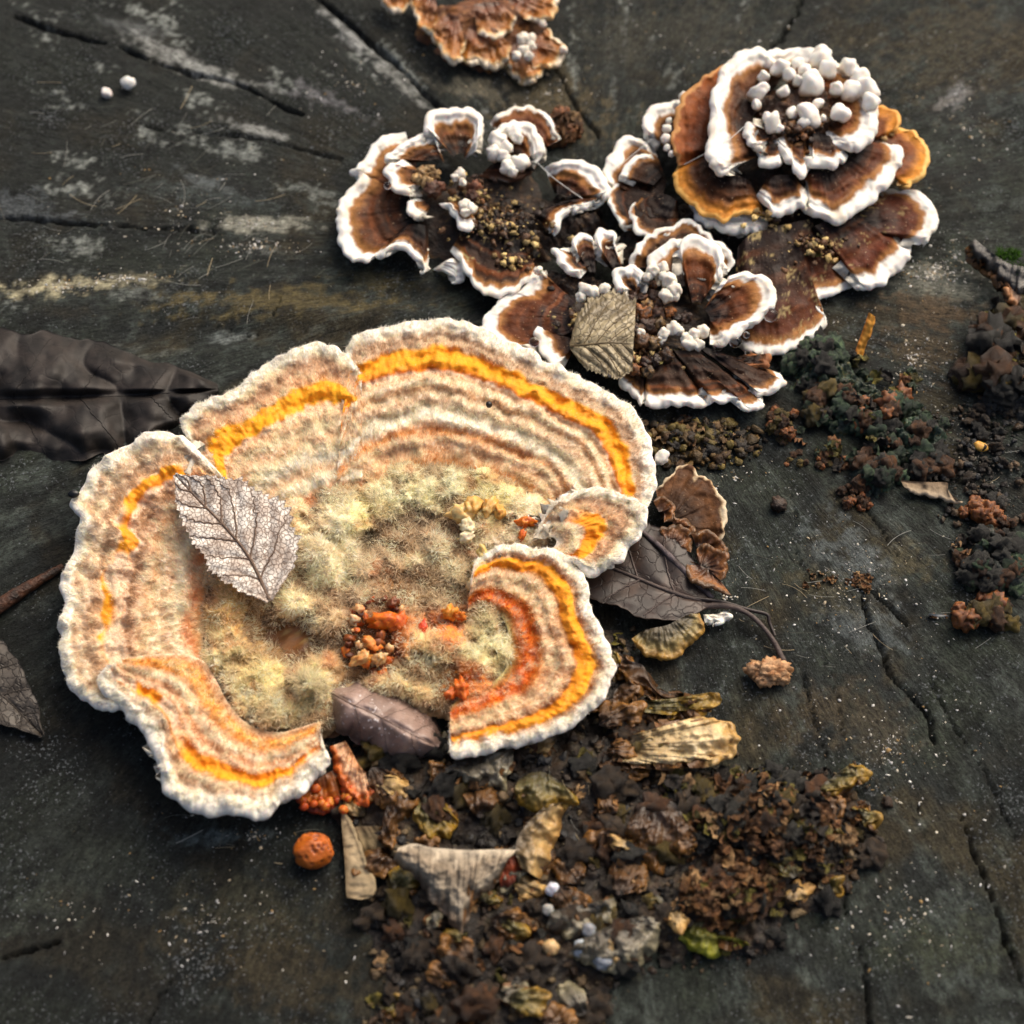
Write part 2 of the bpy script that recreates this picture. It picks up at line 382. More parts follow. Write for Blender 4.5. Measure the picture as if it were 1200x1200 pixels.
face = mesh('cut_face', GP.reshape(-1, 3)[used], rem[Q[keep]], M['wood'], stump, base.reshape(-1, 3)[used], p2.reshape(-1, 3)[used])
# bark
th = np.linspace(0, 2*pi, 360, endpoint=False); zz = np.linspace(0.004, -0.34, 60)
TH, ZZ = np.meshgrid(th, zz)
d3 = v3(np.cos(TH), np.sin(TH), ZZ*4)
ridge = np.abs(fbm(v3(np.cos(TH)*9, np.sin(TH)*9, ZZ*14), 1, 43, 3))
RR = RST*(1+0.03*noise(v3(np.cos(TH)*2, np.sin(TH)*2), 1, 41)) + 0.012 - 0.018*ridge + 0.06*sstep(-0.2, -0.34, ZZ)
BV = v3(SC[0]+RR*np.cos(TH), SC[1]+RR*np.sin(TH), ZZ)
cap = BV[:1].copy(); cap[..., :2] = SC[:2]+(cap[..., :2]-SC[:2])*0.88; cap[..., 2] = -0.006
BV = np.concatenate([cap, BV], 0)
bc = np.empty(BV.shape); bc[:] = lin('3a3029'); bc = mixc(bc, lin('57493a'), np.clip(np.concatenate([ridge[:1], ridge], 0), 0, 1))
mesh('bark', BV.reshape(-1, 3), quads(61, 360, True), M['soil'], stump, bc.reshape(-1, 3))
adopt(stump)
# forest floor
t2 = np.concatenate([[0.0], np.geomspace(0.2, 60, 70)]); a2 = np.linspace(0, 2*pi, 120, endpoint=False)
R2, A2 = np.meshgrid(t2, a2, indexing='ij')
FV = v3(SC[0]+R2*np.cos(A2), SC[1]+R2*np.sin(A2), 0.0)
FV[..., 2] = -0.335+0.02*fbm(FV, 4, 51, 3)
fc = np.empty(FV.shape); fc[:] = lin('3b2f22'); fc = mixc(fc, lin('4e4a2a'), np.clip(0.5+fbm(FV, 3, 52, 3), 0, 1))
gr = mesh('ground', FV.reshape(-1, 3), quads(len(t2), 120, True), M['soil'], None, fc.reshape(-1, 3)); gr['kind'] = 'structure'
# ------------------------------------------------------------------ bracket lobes
def stops_col(t, stops):
    ts = np.array([s[0] for s in stops]); cs = np.array([lin(s[1]) for s in stops])
    return np.stack([np.interp(t, ts, cs[:, k]) for k in range(3)], -1)

def lobe_grid(outer, inner, h_out, h_in, N, Mr, r, seed, dome=0, rough=1.5, ridges=0, nridge=5, scallop=2.0, sf=0.09,
              bulge=0.5, wave=0.0, wf=0.02, under=0.45, power=1.0, streak=0.0, droop=0.0):
    O = np.array([(p[0], p[1], p[2] if len(p) > 2 else h_out) for p in outer], float)
    I = np.array([(p[0], p[1], p[2] if len(p) > 2 else h_in) for p in inner], float)
    O, Lo = spline(O, N); I = spline(I, N)[0] if len(I) > 1 else np.repeat(I, N, 0)
    s = np.linspace(0, Lo, N)
    endf = np.minimum(sstep(0, 0.1, s/Lo), sstep(1, 0.9, s/Lo))
    sc = scallop*(noise(v3(s*sf, seed*3.1), 1, seed)+0.22*noise(v3(s*sf*2.7, seed*1.7), 1, seed+1))*endf if scallop else 0*s
    rr = r*(1+0.35*noise(v3(s*0.05, 5.5), 1, seed+2)+.05*noise(v3(s*.16, 2.5), 1, seed+2))*(0.06+0.94*endf)
    dv = O[:, :2]-I[:, :2]; ln = np.linalg.norm(dv, axis=1)+1e-6; dv = dv/ln[:, None]
    rr = np.minimum(rr, ln*.3+.4)
    tO = np.gradient(O[:, :2], axis=0); tO /= np.linalg.norm(tO, axis=1)[:, None]+1e-9
    nO = np.stack([tO[:, 1], -tO[:, 0]], 1); nO *= (np.sign((nO*dv).sum()) or 1)
    k2 = max(2, N//20); ker = np.hanning(2*k2+3)[1:-1]; ker /= ker.sum(); nO = np.stack([np.convolve(np.pad(nO[:, k], k2, 'edge'), ker, 'valid') for k in range(2)], 1); nO /= np.linalg.norm(nO, axis=1)[:, None]+1e-9
    O[:, :2] += nO*(sc-rr*0.8)[:, None]
    O[:, 2] += wave*noise(v3(s*wf, 9.5), 1, seed+3)
    v = np.linspace(0, 1, Mr)**0.9
    Pq = I[None]+(O-I)[None]*v[:, None, None]
    hz = I[None, :, 2]+(O-I)[None, :, 2]*(v[:, None]**power)
    d = (1-v)[:, None]*ln[None]
    t = np.repeat((1-v)[:, None], N, 1)
    q3 = v3(Pq[..., 0], Pq[..., 1], seed*7.0)
    hz = hz-droop*(1-np.minimum(sstep(0, .13, s/Lo), sstep(1, .87, s/Lo)))[None]
    hz = hz+dome*np.sin(pi*np.clip(v, 0, 1))[:, None]
    amp = sstep(0, 0.15, v)[:, None]
    hz = hz+rough*amp*(fbm(q3, 0.05, seed+4, 3))
    if streak: hz = hz+streak*amp*noise(v3(s[None]*0.16+0*t, t*1.5), 1, seed+8)
    if ridges: hz = hz+ridges*np.sin(2*pi*nridge*(t+0.04*noise(q3, 0.03, seed+6)))*sstep(0.05, 0.2, t)*sstep(1.0, 0.75, t)
    hz = hz+bulge*rr[None]*np.exp(-((d-rr[None]*0.9)/(rr[None]*0.9))**2)
    Wp = G(Pq[..., 0], Pq[..., 1], hz)
    du = np.gradient(Wp, axis=1); dvv = np.gradient(Wp, axis=0)
    nn = nrm(np.cross(du, dvv)); flip = np.sign(nn[..., 2].mean()) or 1; nn = nn*flip
    nn = nrm(np.where(nn[..., 2:3] < 0, -nn, nn)+np.array([0, 0, .15])+np.array([0, 0, 1.5])*(1-endf)[None, :, None])
    e = Wp[-1]; nE = nn[-1]
    oR = nrm(dvv[-1]); tE = nrm(np.gradient(e, axis=0)); oE = nrm(np.cross(nE, tE)); oE = oE*(np.sign(np.sum(oE*oR)) or 1)
    kk_ = max(3, N//14); ker = np.hanning(kk_*2+1); ker /= ker.sum()
    oE = nrm(np.stack([np.convolve(np.pad(oE[:, k], kk_, 'edge'), ker, 'valid') for k in range(3)], 1)); nS = nrm(np.stack([np.convolve(np.pad(nE[:, k], kk_, 'edge'), ker, 'valid') for k in range(3)], 1)); oE = nrm(oE-nS*np.sum(oE*nS, -1, keepdims=True)); nE = nS
    rw = (rr*U)[:, None]
    K = 7; rim = []
    for a in np.linspace(0, pi, K+1)[1:]:
        fl = 1+0.12*noise(v3(s*0.12, a), 1, seed+9)[:, None]
        rim.append(e-nE*rw+rw*(nE*cos(a)+oE*sin(a)*fl))
    rim = np.array(rim)
    und = []
    vi = np.linspace(1, 1-under, 5)[1:]
    for k, vv in enumerate(vi):
        j = int(np.argmin(abs(v-vv)))
        und.append(Wp[j]-nn[j]*rw*(2.0+0.7*(k+1)*0.5))
    und = np.array(und)
    return dict(W=Wp, n=nn, rim=rim, und=und, t=t, d=d, s=np.repeat(s[None], Mr, 0), q=q3, v=v, out=oE, rr=rr, L=Lo, flip=flip, ln=ln)

def lobe_mesh(g, parent, mat, mmat, colfn, mpx, ucol, name='lobe', mname='margin'):
    """cap part plus its margin as a sub-part"""
    W = g['W']; Mr, N = g['t'].shape
    c = colfn(g)
    med = np.median(g['d'], axis=1); k = int(np.argmin(abs(med-mpx))); k = min(max(k, 2), Mr-3)
    R, K = g['rim'], len(g['rim']); Un = g['und']
    fl = (lambda q: q[:, ::-1]) if g['flip'] < 0 else (lambda q: q)
    cu = np.empty(Un.shape); cu[:] = lin(ucol)
    V = np.concatenate([W[:k+1].reshape(-1, 3), R[-1:].reshape(-1, 3), Un.reshape(-1, 3)])
    f1 = quads(k+1, N); f2 = quads(1+len(Un), N)+(k+1)*N
    cc = np.concatenate([c[:k+1].reshape(-1, 3), c[-1:].reshape(-1, 3), cu.reshape(-1, 3)])
    lb = mesh(name, V, [fl(f1), fl(f2)], mat, parent, cc)
    V = np.concatenate([W[k:].reshape(-1, 3), R.reshape(-1, 3)])
    cr = np.repeat(c[-1][None], K, 0); a = np.linspace(0, 1, K)[:, None, None]
    cr = cr*(1-a**3*0.5)+lin(ucol)*a**3*0.5
    cc = np.concatenate([c[k:].reshape(-1, 3), cr.reshape(-1, 3)])
    mg = mesh(mname, V, fl(quads(Mr-k+K, N)), mmat, lb, cc)
    return lb, mg

# ---- turkey-tail style caps: white rim, tan line, brown zones
def tail_cols(rim=16, tan=10, body='4a2a17', deep='1d130d', tanc='9a6a3a', rimc='e9e6de', seed=0, debris=0.0, zones=1.0):
    def fn(g):
        d = (g['d']+3.2*noise(g['q'], 0.07, seed)+1.8*noise(g['q'], 0.2, seed+1))*(1+.32*noise(v3(g['s']*.035, 0*g['t']), 1, seed+15))
        rad_ = noise(v3(g['s']*0.11, g['t']*1.2), 1, seed+2)+0.6*noise(v3(g['s']*0.33, g['t']*2), 1, seed+3)
        zon = noise(v3(g['t']*8+0.35*noise(g['q'], .05, seed+7), 0.12*rad_, seed), 1, seed+4)+.4*noise(v3(g['t']*22, .1*rad_, seed), 1, seed+14)
        dn = np.clip((d-rim-tan)/np.maximum(g['ln'][None]-rim-tan, 8), 0, 1.2)
        c = mixc(np.broadcast_to(lin(body), d.shape+(3,)), lin(deep), sstep(0.0, 0.75, dn+0.25*zon*zones))
        c = mixc(c, lin('7a4320'), np.clip(sstep(0.15, 0.6, zon)*0.8*zones*(1-dn), 0, 1))
        c = c*(0.66*(1+0.22*np.clip(rad_, -0.9, 0.9)+.3*np.clip(zon, -.8, .8)))[..., None]
        c = mixc(c, lin(tanc), sstep(rim+tan*1.3, rim+tan*0.2, d+1.6*rad_)*0.9)
        if debris:
            nb = noise(g['q'], 0.05, seed+5)+0.8*noise(g['q'], 0.3, seed+6)
            c = mixc(c, lin('9c8a5e'), sstep(0.55, 0.9, nb)*debris)
        rc_ = mixc(np.broadcast_to(lin(rimc), d.shape+(3,)), lin(rimc)*np.array([.78, .68, .52]), sstep(.15, .8, noise(g['q'], .045, seed+16)+.5*noise(g['q'], .2, seed+17))*.55)
        c = mixc(c, rc_, sstep(rim*1.15, rim*0.8, d+1.5*rad_))
        return np.clip(c, 0.004, 0.9)
    return fn
_ls = [100]
def tail(parent, zk, outer, inner, ho, hi, rim=15, tan=9, r=5.0, dome=0, rough=2.5, N=None, Mr=None, **kw):
    _ls[0] += 13; sd_ = _ls[0]
    ck = {k: kw.pop(k) for k in ('body', 'deep', 'tanc', 'rimc', 'debris', 'zones') if k in kw}
    ucol = kw.pop('ucol', 'd8d2c4')
    O = Z(zk, outer); I = Z(zk, inner)
    Ln = sum(math.dist(O[i][:2], O[i+1][:2]) for i in range(len(O)-1))
    N = N or int(np.clip(Ln/2.2, 24, 190))
    wd_ = np.mean([math.dist(O[len(O)//2][:2], p[:2]) for p in I])
    Mr = Mr or int(np.clip(wd_/2.2, 12, 60))
    kw.setdefault('scallop', 4.0); kw.setdefault('sf', 0.085); kw.setdefault('streak', 0.7); kw.setdefault('ridges', 1.0); kw.setdefault('nridge', 4); kw.setdefault('droop', 11)
    kw.setdefault('wave', 4.0); kw.setdefault('wf', 0.035)
    g = lobe_grid(O, I, ho, hi, N, Mr, r, sd_, dome=dome, rough=rough, **kw)
    return lobe_mesh(g, parent, M['tail'], M['white'], tail_cols(rim, tan, seed=sd_, **ck), rim*0.98, ucol)

def mound(name, parent, cx, cy, rx, ry, h, seed, mat, cols, rings=26, segs=90, rough=4.0, f=0.05, base=-4, edge=0.25, power=2.0):
    """rough heap standing on the wood; rx, ry and h in photo pixels"""
    c0 = G(cx, cy)
    a = np.linspace(0, 2*pi, segs, endpoint=False); q = np.linspace(0, 1, rings)
    A, Qr = np.meshgrid(a, q)
    er = 1+edge*fbm(v3(np.cos(A)*1.6, np.sin(A)*1.6), 1, seed, 3)
    xx = Qr*er*rx*np.cos(A); yy = Qr*er*ry*np.sin(A)
    p3 = v3(xx, yy, seed*5.0)
    hz = base+(h-base)*(1-Qr**power)+rough*fbm(p3, f, seed+1, 4)*sstep(1.0, 0.8, Qr)
    V = v3(c0[0]+xx*U, c0[1]+yy*U, hz*U)
    nzc = fbm(p3, f*1.5, seed+2, 3); n2_ = noise(p3, f*6, seed+3)
    c = mixc(np.broadcast_to(lin(cols[0]), V.shape), lin(cols[1]), sstep(-0.4, 0.6, nzc))
    c = mixc(c, lin(cols[2]), sstep(0.35, 0.7, n2_+0.4*nzc))
    return mesh(name, V.reshape(-1, 3), quads(rings, segs, True), mat, parent, c.reshape(-1, 3))

def blob(name, parent, px, py, h, r, seed, mat, color, sq=(1, 1, 1), sub=3, amp=0.3, f=1.3, amp2=0.1, f2=4, ridged=False, c2=None, tilt=3.2):
    V, F = blobdata(seed, sub, amp, f, amp2, f2, ridged)
    rng = random.Random(seed); R = rotm(rng, tilt)
    nn = fbm(V, 2.2, seed+9, 3)
    c = np.broadcast_to(lin(color), V.shape)
    c = mixc(c, lin(c2 or color), sstep(-0.3, 0.4, nn)) * (1+0.15*nn)[:, None]
    Vr = (V*np.array(sq))@R.T
    if name == 'nub': c = mixc(c, lin('a07a50'), sstep(.1, -.75, Vr[:, 2]+.2*nn)*.9)     # tan flesh at the foot
    W = Vr*r*U+G(px, py, h)
    return mesh(name, W, F, mat, parent, c)

CORE = ('1a110a', '2e1c0f', '5a4326')
# ===== rosette with crown of white nubs (upper right)
ro = thing('bracket_fungus', 'tall brown bracket rosette crowned with a cluster of white nubs', 'fungus', G(930, 200), 'banded bracket rosettes')
mound('core', ro, 930, 215, 130, 95, 62, 501, M['soil'], CORE, rough=6)
mound('core', ro, 790, 285, 78, 62, 30, 503, M['soil'], CORE, rough=9, f=.07, rings=34, segs=100)
mound('core', ro, 929, 180, 76, 64, 88, 507, M['soil'], ('2c190c', '4a2c15', '7a5630'), rough=7, f=.07, power=6.0, rings=40, segs=110)
# base tier
tail(ro, 'z6', [(1010, 545), (1090, 545), (1150, 580), (1172, 640), (1160, 700), (1105, 735)], [(860, 600), (880, 650), (900, 700)], 28, 32, debris=.5, body='5f2c16')
tail(ro, 'z6', [(1080, 735), (1085, 770), (1040, 822), (985, 868), (930, 885), (885, 855)], [(880, 620), (800, 650), (740, 680)], 20, 50, debris=.7, body='6a3017', rim=17)
tail(ro, 'z6', [(905, 858), (850, 890), (790, 915), (775, 940), (795, 985), (785, 1020), (740, 1050), (640, 1100), (540, 1100), (470, 1050)],
     [(780, 640), (680, 660), (600, 680), (540, 700), (500, 740)], 14, 46, debris=.9, body='5a2d18', deep='26170f', rim=9, tan=12, r=3.5)
# right back, yellowish edges
tail(ro, 'z6', [(930, 270), (985, 262), (1035, 285), (1045, 330), (1035, 370)], [(880, 330), (900, 380), (920, 400)], 58, 60, rim=3, rimc='d9a65a', tanc='c98430', tan=12, body='8a4a1c', r=3, ucol='c0a070')
tail(ro, 'z6', [(1030, 340), (1085, 340), (1125, 385), (1142, 440), (1125, 500), (1080, 540), (1030, 535)], [(920, 380), (930, 420), (930, 460)], 46, 56, rim=4, rimc='e0b468', tanc='d08a34', tan=14, body='8a4a1c', r=3, ucol='c0a070')
# left back lobes
tail(ro, 'z6', [(185, 380), (180, 320), (215, 262), (290, 240), (345, 215), (360, 260)], [(300, 420), (310, 420), (330, 400)], 44, 34, rim=13)
tail(ro, 'z6', [(60, 560), (45, 480), (75, 415), (125, 365), (175, 370), (215, 400)], [(240, 600), (250, 560), (260, 520)], 36, 30, rim=13, deep='241711')
tail(ro, 'z6', [(120, 690), (85, 640), (62, 585), (75, 540), (140, 520)], [(280, 640), (290, 610), (300, 580)], 34, 38, rim=4, tan=4, r=2.5, rough=4, deep='1b120d', body='33221a')
# extra ruffles towards the low rosette
tail(ro, 'z6', [(150, 560), (130, 620), (160, 690), (230, 720), (300, 700)], [(240, 560), (270, 570), (300, 590)], 36, 44, rim=5, tan=6, r=3, deep='1b120d', body='3c2618')
tail(ro, 'z6', [(100, 520), (110, 470), (150, 430), (210, 430)], [(210, 540), (230, 520), (250, 500)], 46, 40, rim=8, tan=7, r=3.5, body='4a2c18')
# left tier
tail(ro, 'z6', [(300, 470), (280, 400), (283, 320), (300, 250), (345, 195), (400, 155), (450, 130)], [(430, 430), (440, 380), (450, 330), (470, 280)], 70, 62, rim=3, tan=14, rimc='b58450', tanc='8a4c22', body='7a3d1b', r=3)
for i, (x, y, r_) in enumerate([(262, 345, 7), (258, 380, 7.5), (262, 410, 5), (277, 430, 5), (300, 265, 8), (320, 240, 8), (268, 320, 5)]):
    p = Z('z6', [(x, y)])[0]; blob('nub', ro, p[0], p[1], 62, r_, 600+i, M['white'], 'e4e0d6', sq=(1, .8, .9), amp=.25, c2='d8d4ca')
# front tier, right
tail(ro, 'z6', [(735, 560), (720, 620), (750, 640), (800, 655), (850, 660), (905, 630), (965, 580), (1020, 520), (1055, 460), (1058, 405), (1020, 390)],
     [(720, 500), (760, 490), (800, 470), (850, 440), (900, 390)], 58, 74, rim=16, tan=10, body='6a3519')
tail(ro, 'z6', [(560, 570), (590, 615), (635, 640), (690, 625), (725, 605), (745, 570)], [(600, 510), (640, 500), (680, 500)], 62, 76, rim=13, tan=8, body='55301c')
# front tier, left: yellow-edged cap with white underside
tail(ro, 'z6', [(335, 600), (370, 660), (440, 688), (520, 702), (585, 690), (602, 650)], [(420, 600), (450, 610), (500, 610)], 40, 44, rim=30, tan=2, body='d9d4c8', deep='c9c4b8', r=6)
tail(ro, 'z6', [(315, 450), (278, 490), (295, 545), (340, 605), (400, 640), (460, 655), (520, 635), (590, 635)], [(420, 430), (440, 450), (480, 490), (540, 520)], 54, 72, rim=4, tan=16, rimc='dba85a', tanc='c07c2c', body='5d3519', r=2.5)
# crown cup
tail(ro, 'z6', [(490, 470), (440, 490), (405, 455), (392, 395), (402, 340), (400, 275), (420, 195), (445, 125), (495, 78), (555, 62), (640, 72), (710, 72)],
     [(560, 440), (540, 400), (530, 350), (560, 290), (610, 230)], 96, 84, rim=20, tan=10, r=7, scallop=4, body='6b4023', deep='2a190f')
tail(ro, 'z6', [(700, 76), (785, 62), (830, 108), (890, 112), (935, 160), (972, 225), (972, 300), (965, 360), (925, 400), (870, 416), (800, 392)],
     [(650, 230), (700, 230), (770, 270), (800, 300), (790, 340)], 96, 84, rim=19, tan=10, r=7, scallop=4, body='7a4a28', deep='3a2212')
tail(ro, 'z6', [(600, 395), (625, 400), (655, 450), (700, 500), (735, 505), (745, 470)], [(650, 370), (690, 360), (720, 370)], 86, 90, rim=13, tan=7, r=6)
tail(ro, 'z6', [(735, 425), (740, 460), (790, 475), (850, 465), (868, 435)], [(740, 360), (770, 360), (810, 370)], 88, 90, rim=11, tan=7, r=6)
tail(ro, 'z6', [(585, 330), (530, 310), (515, 340), (525, 390), (555, 415), (590, 405)], [(600, 350), (605, 365), (605, 380)], 96, 92, rim=12, tan=6, r=5.5)
tail(ro, 'z6', [(560, 420), (565, 450), (600, 470), (640, 468), (655, 450)], [(600, 400), (620, 395), (640, 395)], 84, 88, rim=11, tan=6, r=5)
nubs = [(565, 225, 30, 1.4), (585, 170, 22, 1), (640, 140, 34, 1), (670, 165, 26, 1), (605, 125, 22, 1), (725, 150, 28, 1.2), (775, 105, 42, 1), (800, 150, 34, 1), (745, 195, 42, 1.15),
        (650, 222, 24, 1), (700, 125, 26, 1), (830, 215, 26, 1.2), (880, 220, 40, .9), (930, 215, 42, 1), (945, 260, 34, 1.1), (740, 300, 44, 1), (680, 295, 22, 1), (617, 325, 36, 1), (845, 295, 40, .8),
        (765, 265, 24, 1), (600, 310, 22, 1), (635, 345, 20, 1), (720, 325, 26, 1), (785, 310, 12, 1), (870, 140, 34, 1), (905, 175, 34, 1), (560, 265, 20, 1), (700, 185, 20, 1.3)]
for i, (x, y, r_, st) in enumerate(nubs):
    p = Z('z6', [(x, y)])[0]
    blob('nub', ro, p[0], p[1], 101 if r_ > 24 else 96, r_*.35*.92, 640+i*3, M['white'], 'f4f2ec', sq=(1.12, .92, st*1.25), amp=.38, f=1.0, amp2=.05, f2=2.2, c2='ebe4d6', tilt=.6)
adopt(ro)

# ===== left rosette, low and dark
lo = thing('bracket_fungus', 'low dark brown bracket rosette with ruffled white rims beside the white nubbed one', 'fungus', G(560, 250), 'banded bracket rosettes')
mound('core', lo, 565, 258, 120, 82, 30, 521, M['soil'], CORE, rough=6)
mound('core', lo, 672, 262, 52, 52, 26, 525, M['soil'], CORE, rough=9, f=.07, rings=34, segs=100)
mound('core', lo, 590, 285, 66, 50, 46, 523, M['soil'], CORE, rough=12, f=.06, rings=40, segs=110)
tail(lo, 'z5', [(360, 222), (290, 232), (232, 262), (200, 312), (132, 375), (165, 405), (120, 455), (82, 520), (78, 600), (95, 680), (140, 730), (205, 748), (235, 700)],
     [(420, 400), (400, 420), (380, 460), (370, 520), (400, 560), (420, 600)], 30, 24, rim=13, tan=14, r=4.5, dome=-3, scallop=4.5, body='5c3317', deep='120d09', wave=6)
tail(lo, 'z5', [(230, 722), (270, 715), (330, 690), (385, 725), (440, 790), (455, 740)], [(360, 600), (400, 590), (450, 600)], 32, 34, rim=9, tan=8, r=4, deep='15100b', debris=.3)
tail(lo, 'z5', [(470, 775), (530, 800), (555, 840), (600, 825), (600, 780)], [(520, 740), (550, 730), (590, 740)], 14, 26, rim=30, tan=2, r=3.5, body='c9c5b8')
tail(lo, 'z5', [(540, 700), (565, 735), (610, 800), (665, 868), (720, 882), (790, 868), (850, 835), (890, 800)], [(600, 600), (660, 600), (730, 600), (800, 620), (850, 650)], 30, 34, rim=7, tan=8, r=3.5, deep='1a110c', body='3c2416', debris=1.0)
tail(lo, 'z5', [(960, 640), (1000, 575), (1060, 532), (1120, 515), (1180, 490), (1195, 450)], [(880, 560), (920, 530), (960, 510), (1000, 500)], 34, 36, rim=10, tan=9, r=4)
tail(lo, 'z5', [(920, 365), (985, 330), (1060, 328), (1130, 358), (1172, 405), (1182, 460), (1150, 510)], [(960, 470), (980, 470), (1010, 480), (1030, 490)], 44, 30, rim=13, tan=12, r=4.5, body='5d3116')
tail(lo, 'z5', [(700, 190), (745, 132), (825, 112), (910, 125), (960, 180), (985, 250)], [(820, 300), (850, 300), (890, 300)], 40, 34, rim=5, tan=9, r=3, body='6c3b20', tanc='8a5a35')
tail(lo, 'z5', [(690, 310), (688, 255), (715, 208), (760, 175), (825, 162), (880, 190), (912, 250), (915, 310), (885, 345)], [(780, 340), (790, 335), (810, 330), (830, 340)], 58, 40, rim=15, tan=9, r=6, body='6b3d1f')
for i, (x, y, r_) in enumerate([(735, 260, 40), (715, 305, 34), (755, 320, 30), (795, 225, 34), (810, 250, 26), (770, 365, 34), (820, 345, 40), (760, 285, 34), (790, 380, 24)]):
    p = Z('z5', [(x, y)])[0]; blob('nub', lo, p[0], p[1], 60, r_*.29, 700+i, M['white'], 'e6e3da', amp=.4, f=1.3, amp2=.1, f2=2.6, c2='dad6cc', tilt=.5)
tail(lo, 'z5', [(655, 400), (720, 410), (800, 420), (860, 400), (890, 350)], [(720, 340), (760, 340), (800, 330)], 30, 52, rim=1, tan=8, r=2.5, rimc='5a3820', tanc='4a2d1a', body='38241a')
tail(lo, 'z5', [(500, 245), (440, 225), (425, 180), (452, 130), (520, 113), (600, 114), (652, 132), (668, 185), (662, 260), (640, 300)],
     [(560, 330), (555, 320), (570, 310), (590, 310), (600, 330)], 56, 40, rim=16, tan=10, r=5.5, body='6d4526', deep='1c130c')
tail(lo, 'z5', [(470, 290), (500, 255), (470, 205), (400, 228), (340, 255), (295, 290), (272, 335), (310, 352)], [(520, 350), (500, 330), (480, 330), (450, 340)], 48, 38, rim=13, tan=9, r=5, body='57331b')
tail(lo, 'z5', [(350, 330), (300, 338), (272, 370), (280, 415), (310, 448), (355, 466), (395, 462)], [(420, 380), (425, 390), (430, 410), (440, 420)], 52, 42, rim=13, tan=9, r=5, body='7a4c28')
tail(lo, 'z5', [(400, 480), (365, 495), (362, 535), (390, 565), (432, 575)], [(440, 500), (450, 510), (460, 520)], 42, 38, rim=10, tan=8, r=4)
tail(lo, 'z5', [(495, 510), (530, 530), (545, 570), (580, 605), (630, 612), (650, 590)], [(560, 500), (590, 500), (610, 510)], 46, 50, rim=8, tan=8, r=4)
for i, (x, y, r_) in enumerate([(580, 390, 26), (560, 405, 20), (600, 520, 28), (625, 530, 26), (600, 545, 22), (590, 425, 18)]):
    p = Z('z5', [(x, y)])[0]; blob('nub', lo, p[0], p[1], 54, r_*.29, 720+i, M['white'], 'e6e3da', amp=.4, f=1.3, c2='d3c8b4')
for i, (x, y, r_) in enumerate([(430, 390, 32), (460, 375, 26), (410, 410, 26), (480, 395, 24), (450, 430, 30), (470, 455, 36), (500, 440, 24), (640, 450, 34), (630, 480, 28)]):
    p = Z('z5', [(x, y)])[0]; blob('nodule', lo, p[0], p[1], 46, r_*.28, 740+i, M['crust'], 'b39668' if i < 5 else '6a3d25', amp=.5, f=2, amp2=.35, f2=5, c2='8a673c' if i < 5 else '4a2a1a')
adopt(lo)

# ===== middle rosette
mi = thing('bracket_fungus', 'small brown bracket rosette with a heart shaped lobe, holding a folded leaf', 'fungus', G(745, 380), 'banded bracket rosettes')
mound('core', mi, 745, 385, 130, 68, 22, 541, M['soil'], CORE, rough=6)
mound('core', mi, 668, 340, 66, 34, 20, 545, M['soil'], CORE, rough=9, f=.07, rings=34, segs=100)
mound('core', mi, 725, 402, 62, 46, 42, 543, M['soil'], CORE, rough=11, f=.06, rings=40, segs=110)
tail(mi, 'z7', [(290, 330), (275, 265), (235, 275), (200, 330), (130, 358), (72, 408), (42, 465), (60, 520), (120, 560), (190, 570), (250, 590)],
     [(400, 380), (390, 390), (380, 410), (375, 440), (380, 480), (390, 520)], 24, 22, rim=13, tan=11, r=4, zones=2.0, body='6b3718', deep='2a1d1c')
tail(mi, 'z7', [(252, 480), (240, 520), (270, 580), (310, 620), (352, 632)], [(370, 520), (380, 540), (390, 560)], 32, 26, rim=11, tan=8, r=4.5)
tail(mi, 'z7', [(370, 190), (312, 188), (325, 240), (360, 280), (410, 305)], [(420, 220), (440, 240), (450, 260)], 38, 30, rim=12, tan=7, r=4.5, deep='2a2422', body='3c2c22')
tail(mi, 'z7', [(395, 210), (385, 165), (410, 133), (452, 140), (470, 175)], [(440, 280), (450, 280), (470, 280)], 40, 28, rim=8, tan=6, r=4, deep='2a2422')
tail(mi, 'z7', [(470, 210), (458, 165), (480, 118), (520, 115), (542, 150), (550, 200)], [(540, 290), (550, 285), (570, 280)], 42, 28, rim=11, tan=6, r=4.5, deep='231c1a')
tail(mi, 'z7', [(590, 265), (602, 205), (650, 142), (720, 110), (790, 84), (850, 92), (885, 130), (960, 190), (980, 240), (960, 280)], [(720, 260), (740, 250), (780, 240), (830, 240)], 40, 34, rim=6, tan=9, r=3, body='4d3420')
tail(mi, 'z7', [(665, 290), (655, 240), (700, 182), (755, 148), (800, 160)], [(780, 340), (785, 335), (800, 330)], 44, 36, rim=11, tan=12, r=4)
tail(mi, 'z7', [(775, 235), (765, 185), (815, 142), (880, 145), (930, 188), (948, 240), (935, 290), (900, 312)], [(820, 400), (830, 390), (850, 390), (860, 400)], 52, 32, rim=13, tan=10, r=5, zones=2.0, body='7a4019', deep='241610')
tail(mi, 'z7', [(905, 375), (930, 312), (985, 278), (1055, 272), (1112, 300), (1143, 360), (1135, 412), (1092, 452), (1050, 482), (990, 522), (935, 552), (890, 548)],
     [(860, 430), (870, 420), (880, 430), (890, 450), (890, 470)], 46, 34, rim=14, tan=13, r=5, body='6e3a1a', dome=2)
tail(mi, 'z7', [(560, 375), (535, 310), (545, 260), (610, 245), (645, 280), (640, 330)], [(600, 350), (605, 345), (615, 350)], 52, 42, rim=13, tan=7, r=5)
